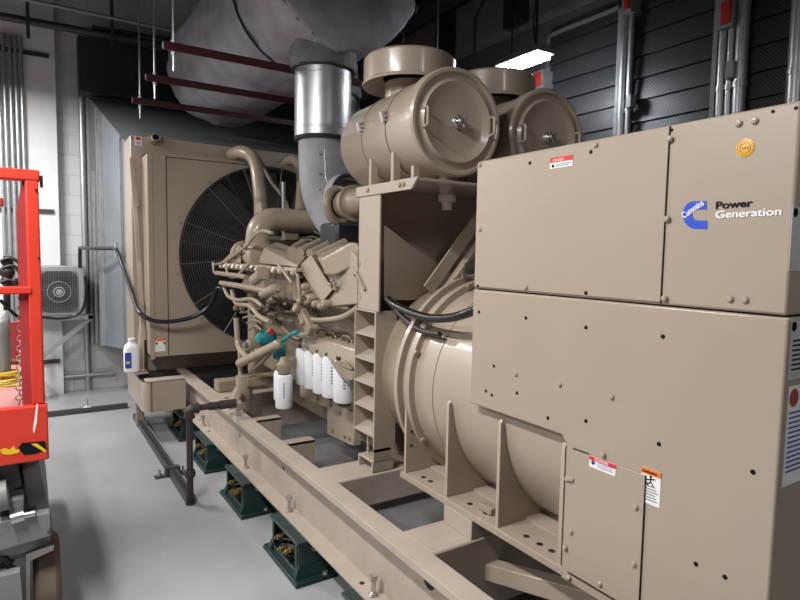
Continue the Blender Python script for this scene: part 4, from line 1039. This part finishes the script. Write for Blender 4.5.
m = MB(); c = ((x0+x1)/2, UY-.012, (z0+z1)/2); m.torus(c, YN, .045, .006, seg=24, ms=6); m.torus(c, YN, .10, .003, seg=24, ms=6); m.cyl(c, (c[0], UY-.016, c[2]), .03, seg=16); m.build('fan_motor', 'unit_grey', gr)
m = MB(); m.box((b.x-.03, UY-.004, b.z+.02), (b.x-.005, UY, a.z-.02)); m.build('trim_strip', 'galv', cu)
wb = thing('wall_bracket', (.35, 6.7, .55), 'grey strut shelf bracket with diagonal brace under the fan unit', 'bracket')
c0_, c1_ = PY(6.6, 90, 318), PY(6.6, 42, 357)
m = MB(); m.bar(c1_+V((0, .0, 0)), c0_, .045, .045); m.build('diagonal_strut', 'unit_grey', wb)
m = MB(); m.box((a.x-.14, UY+.0, b.z-.045), (b.x+.06, UY+.04, b.z)); m.box((a.x-.14, UY+.26, b.z-.045), (b.x+.06, UY+.30, b.z)); m.box((c1_.x-.06, 6.58, b.z-.05), (c1_.x-.02, 6.62, c1_.z-.1)); m.box((b.x+.02, UY+.0, b.z-.042), (b.x+.06, BY, b.z-.002)); m.build('shelf_strut', 'unit_grey', wb)
m = MB(); m.box((c1_.x-.065, 6.575, c1_.z-.3), (c1_.x-.015, 6.89, c1_.z-.25)); m.build('wall_arm', 'unit_grey', wb)
hose('power_whip', [PY(UY-.03, 40, 317), PY(UY-.03, 60, 318.5), PY(UY-.03, 76, 315), PY(UY-.03, 84, 306), PY(UY-.03, 86, 290), PY(UY-.03, 85, 276)], .014, 'cable', 'black cable looping along the lower edge of the grey fan unit', 'cable')
# black cable from the unit to the engine
hose('power_cable', [PY(6.5, 80, 268), PY(6.5, 80, 250), PY(6.45, 82, 248), PY(6.1, 95, 248.3), PY(5.75, 113, 248.5), PY(5.6, 117, 251), PY(5.4, 124, 270), PY(5.15, 131, 290), PY(5.0, 135, 303), PY(4.86, 141, 314), PY(4.82, 155, 321), PY(4.80, 175, 321), PY(4.78, 195, 316), PY(4.75, 209, 307), PY(4.7, 214, 296), PY(4.66, 218, 288), PY(4.6, 226, 291)], .017, 'cable', 'long black cable drooping across the radiator face to the engine', 'cable')
m = MB(); q = PY(5.64, 116, 249); m.cyl(q+V((0, 0, -.07)), q+V((0, 0, .06)), .012, seg=8); tag(m.build('cable_clip', 'galv'), 'small upright metal clip holding the black cable by the duct', 'clip')

# wall conduits left group
def conduit(x, y, z0, z1, r, label, group, cat='conduit', mt='galv'):
    m = MB(); m.cyl((x, y, z0), (x, y, z1), r, seg=14)
    return tag(m.build('conduit', mt), label, cat, group)
cn = ['leftmost', 'second from the left', 'third from the left', 'fourth from the left', 'rightmost']
for k, px in enumerate((3, 8.5, 14.5, 20, 25.5)):
    q = PY(6.84, px, 200); conduit(q.x, 6.845, 0, 3.52, .017, 'thin galvanized wall conduit, %s of the five behind the red lift' % cn[k], 'conduits behind the red lift')
def wallstrut(zpx, label):
    a, b = PY(6.86, -20, zpx[1]), PY(6.86, zpx[0], zpx[1])
    m = MB(); m.box((-1.0, 6.863, b.z-.02), (b.x, 6.88, b.z+.02)); m.box((-1.0, 6.862, b.z-.022), (b.x, 6.866, b.z-.012))
    return tag(m.build('strut_channel', 'steel_dark'), label, 'strut')
wallstrut((49, 56), 'dark strut channel high on the white pilaster behind the five conduits')
wallstrut((54, 211.5), 'dark strut channel at mid height on the pilaster beside the red lift post')
wallstrut((60, 361), 'dark strut channel low on the pilaster under the fan unit bracket')
q = PY(6.96, 87, 200); conduit(q.x-.03, 6.965, 0, 3.3, .030, 'single galvanized conduit running down the block wall beside the duct', None)
a, b = PY(6.95, 40, 394), PY(6.95, 130, 385)
m = MB(); m.cyl((-1.2, 6.95, .165), (.78, 6.95, .165), .024, seg=12); tag(m.build('water_pipe', 'galv'), 'pale horizontal pipe low on the back wall', 'pipe')
a = PZ(0, 100, 411)
m = MB(); m.box((-.5, 5.97, .0), (.78, 6.02, .045)); sp_ = tag(m.build('floor_channel', 'steel_dark'), 'dark steel channel lying across the floor before the back wall', 'channel')
m = MB(); q = PZ(.05, 88, 410); m.cyl((q.x, 5.995, .045), (q.x, 5.995, .12), .012, seg=8); m.cyl((q.x-.03, 5.995, .05), (q.x+.03, 5.995, .05), .02, seg=8); m.build('channel_bolt', 'zinc', sp_)
# overhead pipes at the back left
def opipe(p, q, r, label, mt='steel_dark'):
    m = MB(); m.cyl(p, q, r, seg=14); return tag(m.build('overhead_pipe', mt), label, 'pipe')
a, b = PY(6.75, 0, 17), PY(6.75, 170, 47); opipe((-2.5, 6.75, a.z-.35*0+(a.z-b.z)), b+(b-a)*1.2, .036, 'thick dark overhead pipe along the top of the back wall')
a, b = PY(6.6, 28, 0), PY(6.6, 170, 30); opipe(a+(a-b)*1.5, b+(b-a)*1.2, .018, 'thin grey overhead pipe above the thick one on the back wall', 'unit_grey')
a, b = PY(6.78, 92, 27), PY(6.78, 175, 40); opipe(a, b, .018, 'short dark overhead pipe between the other two on the back wall')
for px, y1, k in ((28, 28, 'left'), (112, 38, 'right')):
    q = PY(6.7, px, y1); m = MB(); m.box((q.x-.015, 6.66, q.z-.1), (q.x+.015, 6.69, 4.6)); tag(m.build('hanger_strap', 'steel_dark'), 'dark vertical hanger strap of the overhead pipes, the %s one' % k, 'hanger')

# iron pipe riser and floor channel by the isolators
ip = thing('iron_pipe_riser', (.79, 3.5, 0), 'dark threaded iron pipe rising from the floor and elbowing to the rail', 'pipe')
m = MB(); m.cyl((.787, 3.5, .02), (.787, 3.5, .56), .019, seg=16); m.build('riser', 'iron_pipe', ip)
m = MB(); m.lathe((.787, 3.5, 0), (0, 0, 1), [(.0, .028), (.015, .028), (.015, .02)], seg=16); m.lathe((.787, 3.5, 0), (0, 0, 1), [(.165, .019), (.165, .028), (.185, .033), (.205, .028), (.205, .019)], seg=16); m.build('union', 'iron_pipe', ip)
zt = .575
m = MB(); m.tube([(.787, 3.5, .53), (.787, 3.5, .555), (.800, 3.5, .572), (.83, 3.5, .575)], .028, seg=14, smooth=4); m.cyl((.787, 3.5, .52), (.787, 3.5, .535), .032, seg=14); m.cyl((.825, 3.5, .575), (.84, 3.5, .575), .032, seg=14); m.build('elbow', 'iron_pipe', ip)
m = MB(); m.cyl((.83, 3.5, .575), (1.09, 3.5, .575), .018, seg=14); m.cyl((.90, 3.5, .575), (.95, 3.5, .575), .024, seg=14); m.cyl((.96, 3.5, .575), (1.06, 3.5, .575), .027, seg=14); m.build('horizontal_pipe', 'iron_pipe', ip)
m = MB(); m.cyl((1.06, 3.5, .575), (1.09, 3.5, .575), .022, seg=6); m.box((1.06, 3.49, .49), (1.09, 3.51, .575)); m.build('end_fitting', 'zinc', ip)
fs = thing('floor_strut', (.79, 4.5, 0), 'dark steel strut channel lying on the floor between iron riser and radiator', 'channel')
m = MB(); m.bar(PZ(.025, 136, 416)+V((0, 0, 0)), (.79, 3.50, .025), .05, .05); m.build('channel', 'steel_dark', fs)
m = MB(); m.bar(PZ(.052, 135, 415), V((.79, 3.52, .053)), .018, .006); m.build('slot_line', 'core', fs)
q = PZ(.0, 172, 475)
m = MB(); m.box((.68, q.y-.03, 0), (.88, q.y+.03, .006)); m.box((.745, q.y-.025, .006), (.838, q.y+.025, .058)); m.build('floor_clamp', 'steel_dark', fs)
m = MB()
for dx in (-.08, .07): m.cyl((.79+dx, q.y, .006), (.79+dx, q.y, .05), .008, seg=8); m.cyl((.79+dx, q.y, .006), (.79+dx, q.y, .02), .016, seg=6)
m.build('anchor_bolt', 'zinc', fs)

# ================================================================== SCISSOR LIFT
LY = 2.5
sl = thing('scissor_lift', (-.35, 2.9, 0), 'red scissor lift with guard rails and grey wheeled chassis at the left edge', 'scissor lift')
def L(x, y, d=0): return PY(LY+d, x, y)
pt, pb = L(38, 170), L(44, 404)
m = MB(); m.box((L(28.5, 300).x, LY+.002, pb.z), (L(42, 300).x, LY+.06, pt.z-.003)); m.build('post', 'red', sl, bevel=.006)
xa, xb = L(19, 300).x, L(28.5, 300).x
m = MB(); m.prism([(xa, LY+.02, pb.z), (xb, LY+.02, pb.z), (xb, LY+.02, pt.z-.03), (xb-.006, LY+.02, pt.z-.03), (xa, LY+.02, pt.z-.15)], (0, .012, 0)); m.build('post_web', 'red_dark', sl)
m = MB(); m.box((-.75, LY, pt.z-.04), (.052, LY+.06, pt.z)); m.build('top_rail', 'red', sl, bevel=.006)
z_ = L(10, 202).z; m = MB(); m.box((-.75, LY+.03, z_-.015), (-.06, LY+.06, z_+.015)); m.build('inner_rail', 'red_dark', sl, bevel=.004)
z_ = L(20, 290).z; m = MB(); m.box((-.75, LY-.003, z_-.015), (L(32, 290).x, LY+.05, z_+.012)); m.build('mid_rail', 'red', sl, bevel=.005)
a, b = L(47, 404), L(47, 459)
m = MB(); m.box((-.75, LY-.01, b.z), (.055, LY+.03, a.z)); tbd = m.build('toe_board', 'red', sl, bevel=.006)
m = MB(); m.box((-.75, LY+.03, a.z-.09), (.045, 4.1, a.z-.06)); m.build('platform_deck', 'pink', sl)
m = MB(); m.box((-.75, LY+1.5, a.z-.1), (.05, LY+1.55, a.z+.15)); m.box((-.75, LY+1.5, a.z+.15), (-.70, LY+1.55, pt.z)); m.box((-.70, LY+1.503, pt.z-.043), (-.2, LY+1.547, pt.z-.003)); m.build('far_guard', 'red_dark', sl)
# diamond deck shine strip and pink edge seen inside
# hazard arrow marks on toe board
def flat(pp, mt, name, parent, y=LY-.0115):
    m = MB(); m.prism([PY(y, *q) for q in pp], (0, .001, 0)); return m.build(name, mt, parent)
flat([(18, 448), (22, 443), (45, 441), (47, 450), (34, 454), (24, 455)], 'ink', 'hazard_mark', tbd)
flat([(31, 444), (37, 443.5), (46, 450), (46, 453)], 'hazard_yellow', 'hazard_mark', tbd, LY-.0125)
flat([(0, 450), (6, 448), (9, 450), (14, 446), (16, 450), (21, 449), (18, 453), (8, 455), (2, 454)], 'hazard_yellow', 'hazard_mark', tbd)
flat([(36.5, 404), (38, 404), (37, 422), (34, 434), (33, 430)], 'label_white', 'scuff_mark', tbd)
m = MB()
for px in ((36, 190), (39, 258)): q = L(*px); m.cyl((q.x, LY-.003, q.z), (q.x, LY+.004, q.z), .0045, seg=10)
q = L(40, 178); m.box((.052, LY+.01, q.z-.03), (.062, LY+.05, q.z+.01)); m.build('rail_pin', 'black_metal', sl)
# chain
m = MB(); top_, bot_ = L(22, 296, .04), L(19, 405, .04)
n_ = 22
for i in range(n_):
    c = lerp(top_, bot_, (i+.5)/n_); m.torus(c, (1, 0, 0) if i % 2 else (0, 1, 0), .011, .0028, seg=10, ms=5)
m.build('safety_chain', 'zinc', sl)
# control box and hoses behind the rail
m = MB(); a, b = L(-6, 318, .15), L(11, 375, .15); m.box((a.x, LY+.15, b.z), (b.x, LY+.33, a.z)); m.build('control_box', 'unit_grey', sl, bevel=.02)
m = MB()
for px, r in (((7, 262), .020), ((7, 272), .026), ((7, 281), .022), ((14, 282), .018)): q = L(*px, .1); m.sphere(q, r, seg=10)
m.cyl(L(7, 256, .1), L(7, 310, .1), .012, seg=10); m.build('joystick', 'black_metal', sl)
for pp in (((0, 262), (8, 258), (18, 262), (22, 274)), ((0, 283), (10, 280), (20, 290)), ((0, 300), (6, 306), (14, 314), (20, 318)), ((2, 268), (14, 266), (24, 280), (30, 292))):
    m = MB(); m.tube([L(*q, .08) for q in pp], .006, seg=8, smooth=4); m.build('hose', 'rubber', sl)
m = MB(); m.bar(L(26, 230, .06), L(27, 345, .06), .025, .025); m.build('gate_bar', 'red_dark', sl)
m = MB(); m.bar(L(25, 342, .05), L(31, 404, .05), .02, .022); m.build('gate_bar', 'pink', sl, label='faded pink lower gate bar')
# scissor stack, chassis
zt_ = L(40, 462).z
m = MB(); m.prism([L(22, 470, .12), L(39, 462, .12), L(50, 512, .12), L(28, 515, .12)], (0, .6, 0)); m.build('scissor_arm', 'lift_grey', sl, bevel=.004)
m = MB(); m.prism([L(-12, 466, .06), L(16, 463, .06), L(22, 486, .06), L(14, 490, .06), L(24, 490, .06), L(26, 515, .06), L(-12, 520, .06)], (0, .3, 0)); m.build('scissor_arm', 'steel_dark', sl, bevel=.004)
m = MB(); m.cyl(L(-4, 497, .02), L(8, 494, .02), .055, seg=20); m.cyl(L(4, 495, .02), L(9, 493.5, .02), .04, seg=20); m.build('pivot_pin', 'lift_grey', sl)
m = MB(); m.prism([L(9, 500, .03), L(24, 497, .03), L(24, 514, .03), L(9, 518, .03)], (0, .2, 0)); m.build('pivot_block', 'lift_grey', sl, bevel=.006)
m = MB(); m.cyl(L(11, 519, -.01), L(24, 515, -.01), .022, seg=16); m.cyl(L(24, 515.5, -.01), L(35, 513, -.01), .012, seg=12); m.build('hinge_pin', 'zinc', sl)
m = MB(); m.box((L(28, 518).x, LY+.02, L(28, 522).z), (L(36, 518).x, LY+.03, L(28, 511).z)); m.build('pin_slot', 'ink', sl)
a = L(50, 513)
m = MB(); m.prism([L(-40, 530), L(50, 512), L(52, 536), L(-40, 564)], (0, .05, 0)); m.build('chassis_bumper', 'lift_grey', sl, bevel=.006)
m = MB(); m.box((-.75, LY+.05, .33), (.052, 4.1, .46)); m.build('chassis', 'lift_grey', sl, bevel=.004)
m = MB(); m.prism([L(26, 556, .01), L(54, 546, .01), L(54, 550, .01), L(30, 561, .01), L(30, 640, .01), L(26, 640, .01)], (0, .32, 0)); m.build('wheel_fork', 'lift_grey', sl)
m = MB(); m.lathe((0, 0, 0), (0, 0, 1), [], seg=8) if False else None
q = L(20, 545, .06); m.lathe((q.x, LY+.12, q.z), (0, 0, 1), [(-.015, .10), (.02, .10), (.025, .06), (.03, .06)], seg=28); m.build('swivel_ring', 'lift_grey', sl)
m = MB(); m.prism([L(-30, 585, -.02), L(20, 572, -.02), L(26, 640, -.02), L(-30, 640, -.02)], (0, .05, 0)); m.build('side_skirt', 'lift_grey', sl)
wx0, wx1 = L(33, 575).x, L(62, 575).x
m = MB(); m.lathe((wx0, LY+.185, .172), (1, 0, 0), [(0, .07), (0, .14), (.006, .158), (.02, .170), ((wx1-wx0)-.02, .170), ((wx1-wx0)-.006, .16), ((wx1-wx0), .145), ((wx1-wx0), .07)], seg=56); wh = m.build('wheel', 'tire', sl)
m = MB(); m.lathe((wx0+.01, LY+.185, .172), (1, 0, 0), [(0, .01), (0, .075), ((wx1-wx0)-.02, .075), ((wx1-wx0)-.02, .01)], seg=32); m.build('wheel_hub', 'lift_grey', wh)
m = MB()
for px in ((3, 560), (10, 556), (12, 570), (5, 575)): q = L(*px, .1); m.cyl(q, q+V((0, -.05, .01)), .02, seg=10)
m.tube([L(0, 556, .05), L(8, 562, .05), L(10, 575, .05)], .012, seg=8, smooth=4); m.build('drive_linkage', 'black_metal', sl)
m = MB(); m.box((-.75, 3.9, .33), (-.6, 4.05, .40)); m.lathe((-.72, 3.95, .172), (1, 0, 0), [(0, .07), (0, .17), (.12, .17), (.12, .07)], seg=32); m.build('wheel', 'tire', sl)
# coiled yellow cord lying on the deck
yc = thing('extension_cord', L(8, 381, .3), 'coiled yellow cord lying in the red lift basket', 'cord')
m = MB(); c = L(6, 382, .18); P = []
for i in range(120):
    a = i*.33; r_ = .085+.012*math.sin(i*.9); P.append(c+V((r_*math.cos(a), .08*math.sin(a), .012*math.sin(i*.21)+.0006*i-.01)))
m.tube(P, .0055, seg=6); m.build('coil', 'yellow', yc)

# ================================================================== RIGHT WALL
WX = RX-.03
def W(x, y): return PX(WX, x, y)
def louver(y0, y1, label):
    t = thing('acoustic_panel', (RX-.03, (y0+y1)/2, .6), label, 'panel', 'dark perforated wall panels')
    m = MB(); m.box((RX-.02, y0, .6), (RX, y1, 3.34)); m.build('backing', 'perforated', t)
    z = .62
    while z < 3.3:
        m = MB(); m.hexa([(RX-.055, y0+.01, z), (RX-.02, y0+.01, z), (RX-.02, y1-.01, z), (RX-.055, y1-.01, z)], [(RX-.038, y0+.01, z+.148), (RX-.02, y0+.01, z+.148), (RX-.02, y1-.01, z+.148), (RX-.038, y1-.01, z+.148)]); m.build('slat', 'perforated', t); z += .155
    m = MB()
    for a, b in (((y0-.02, .58), (y0+.01, 3.36)), ((y1-.01, .58), (y1+.02, 3.36)), ((y0-.02, 3.33), (y1+.02, 3.36))):
        m.box((RX-.06, a[0], a[1]), (RX, b[0], b[1]))
    m.build('frame', 'unit_grey', t)
    return t
ya, yb, yc_, yd = W(549, 100).y, W(620, 60).y, W(633, 80).y, W(716, 60).y
ye, yf, yg, yh = W(746, 60).y, W(792, 60).y, W(799, 60).y, W(900, 60).y
louver(yb, ya, 'dark perforated wall panel beside the lit tube lamp')
louver(yd, yc_, 'dark perforated wall panel between the two conduit pairs, the widest in view')
louver(yf, ye, 'dark perforated wall panel near the right edge of the photo')
louver(yf-1.2, yf-.14, 'dark perforated wall panel cut off by the right edge of the photo')
def rconduit(px, r, label, z0=0, z1=4.6, off=.05):
    q = PX(RX-.06-off, px, 80); m = MB(); m.cyl((q.x, q.y, z0), (q.x, q.y, z1), r, seg=14)
    for z in (1.4, 2.55, 3.1): m.cyl((q.x, q.y, z), (q.x, q.y, z+.03), r+.006, seg=14)
    return tag(m.build('conduit', 'galv'), label, 'conduit', 'conduits on the dark panel wall')
rconduit(622.5, .026, 'galvanized conduit left of the small grey box on the dark panel wall')
rconduit(629.5, .020, 'thin galvanized conduit just right of the bright one between dark panels')
rconduit(721, .024, 'galvanized conduit under the small red alarm device')
rconduit(729, .018, 'thin conduit through a grey junction box between dark panels')
rconduit(740, .036, 'thick bright galvanized conduit left of the rightmost perforated panel')
rconduit(796.5, .045, 'thick galvanized conduit at the right edge of the photo')
def jbox(p0, p1, label, mt='unit_grey', off=.09, name='junction_box', cat='box'):
    a, b = PX(RX-.06-off, *p0), PX(RX-.06-off, *p1); y0, y1 = sorted((a.y, b.y)); z0, z1 = sorted((a.z, b.z))
    m = MB(); m.box((a.x, y0, z0), (a.x+.06, y1, z1)); return tag(m.build(name, mt, bevel=.004), label, cat)
jbox((626, 95), (630.5, 107), 'small grey junction box on the left conduit pair', off=.10)
jbox((725.5, 62), (733, 77), 'small grey junction box on the right conduit pair', off=.10)
for p0, p1, s in (((721, 2), (729.5, 22), 'red alarm device in grey box high on the right conduit pair'), ((624, -6), (628.5, 8), 'red alarm device cut by the top edge above the left conduit pair'), ((533, 74), (540, 85), 'red alarm device low beside the lit tube lamp')):
    a, b = PX(RX-.18, *p0), PX(RX-.18, *p1); y0, y1 = sorted((a.y, b.y)); z0, z1 = sorted((a.z, b.z))
    t = thing('alarm_device', ((a.x, (y0+y1)/2, z0)), s, 'alarm')
    m = MB(); m.box((a.x+.015, y0-.01, z0-.02), (RX, y1+.03, z1+.02)); m.build('back_box', 'unit_grey', t, bevel=.004)
    m = MB(); m.box((a.x, y0, z0), (a.x+.015, y1, z1)); m.build('face_plate', 'red_device', t, bevel=.004)

# hanging twin-tube lamp
lx = 3.1
a, b = PX(lx, 503, 66), PX(lx, 546, 56.5)
tl = thing('tube_lamp', (lx, (a.y+b.y)/2, a.z), 'lit twin-tube lamp hanging on a cord above the second air cleaner', 'lamp')
m = MB(); m.prism([(lx-.085, b.y, b.z+.03), (lx+.085, b.y, b.z+.03), (lx+.04, b.y, b.z+.09), (lx-.04, b.y, b.z+.09)], (0, .44, 0)); m.build('reflector', 'unit_grey', tl)
for s in (-.05, .05):
    m = MB(); m.cyl((lx+s, b.y+.02, b.z+.01), (lx+s, b.y+.42, b.z+.01), .015, seg=14); m.build('tube', 'tube_light', tl)
m = MB(); y_ = b.y+.1; m.cyl((lx, y_, b.z+.09), (lx, y_, 4.6), .008, seg=8); m.cyl((lx, y_+.25, b.z+.09), (lx, y_+.25, 4.6), .006, seg=8); m.build('suspension', 'black_metal', tl)
m = MB(); m.tube([(lx, y_, b.z+.09), (lx-.03, y_+.0, b.z+.25), (lx-.05, y_-.05, b.z+.5), (lx+.03, y_+.02, b.z+.9), (lx, y_+.1, 4.6)], .007, seg=6, smooth=6); m.build('lamp_cord', 'cable', tl)
q = PX(3.3, 475, 30); m = MB(); m.tube([(3.3, q.y, 2.4), (3.3, q.y, q.z), (3.3, q.y-.03, q.z+.12), (3.3, q.y-.25, q.z+.35), (3.3, q.y-.45, 4.0), (3.3, q.y-.5, 4.6)], .015, seg=8, smooth=4); tag(m.build('drop_cable', 'steel_dark'), 'dark bent drop conduit behind the air cleaner rain caps', 'conduit')

# ================================================================== LIGHTS (ceiling strip lamps of the room, plus one added fill)
def strip(x, y, z, ln, w, power, along='Y', rx=0, ry=0, col=(1, .975, .95)):
    l = bpy.data.lights.new('strip_or_fill_light', 'AREA'); l.shape = 'RECTANGLE'; l.energy = power; l.color = col
    l.size, l.size_y = (w, ln) if along == 'Y' else (ln, w)
    o = bpy.data.objects.new('strip_or_fill_light', l); COL.objects.link(o); o.location = (x, y, z); o.rotation_euler = (rx, ry, 0)
    return o
strip(-.6, 1.5, 3.05, 1.2, .16, 54); strip(-.6, 5.4, 3.05, 1.2, .16, 46)
strip(-2.2, 2.0, 3.05, 1.2, .16, 46); strip(-2.2, 5.6, 3.05, 1.2, .16, 34)
strip(1.5, -.8, 3.2, 1.2, .16, 11)  # added fill from behind the camera, brightens the enclosure's end face
w = bpy.data.worlds.new('world'); SC.world = w; w.use_nodes = True
w.node_tree.nodes['Background'].inputs['Color'].default_value = (.5, .55, .6, 1); w.node_tree.nodes['Background'].inputs['Strength'].default_value = .0
SC.view_settings.view_transform = 'Standard'; SC.view_settings.look = 'None'; SC.view_settings.gamma = 1; SC.view_settings.use_curve_mapping = False
SC.view_settings.exposure = 1.0
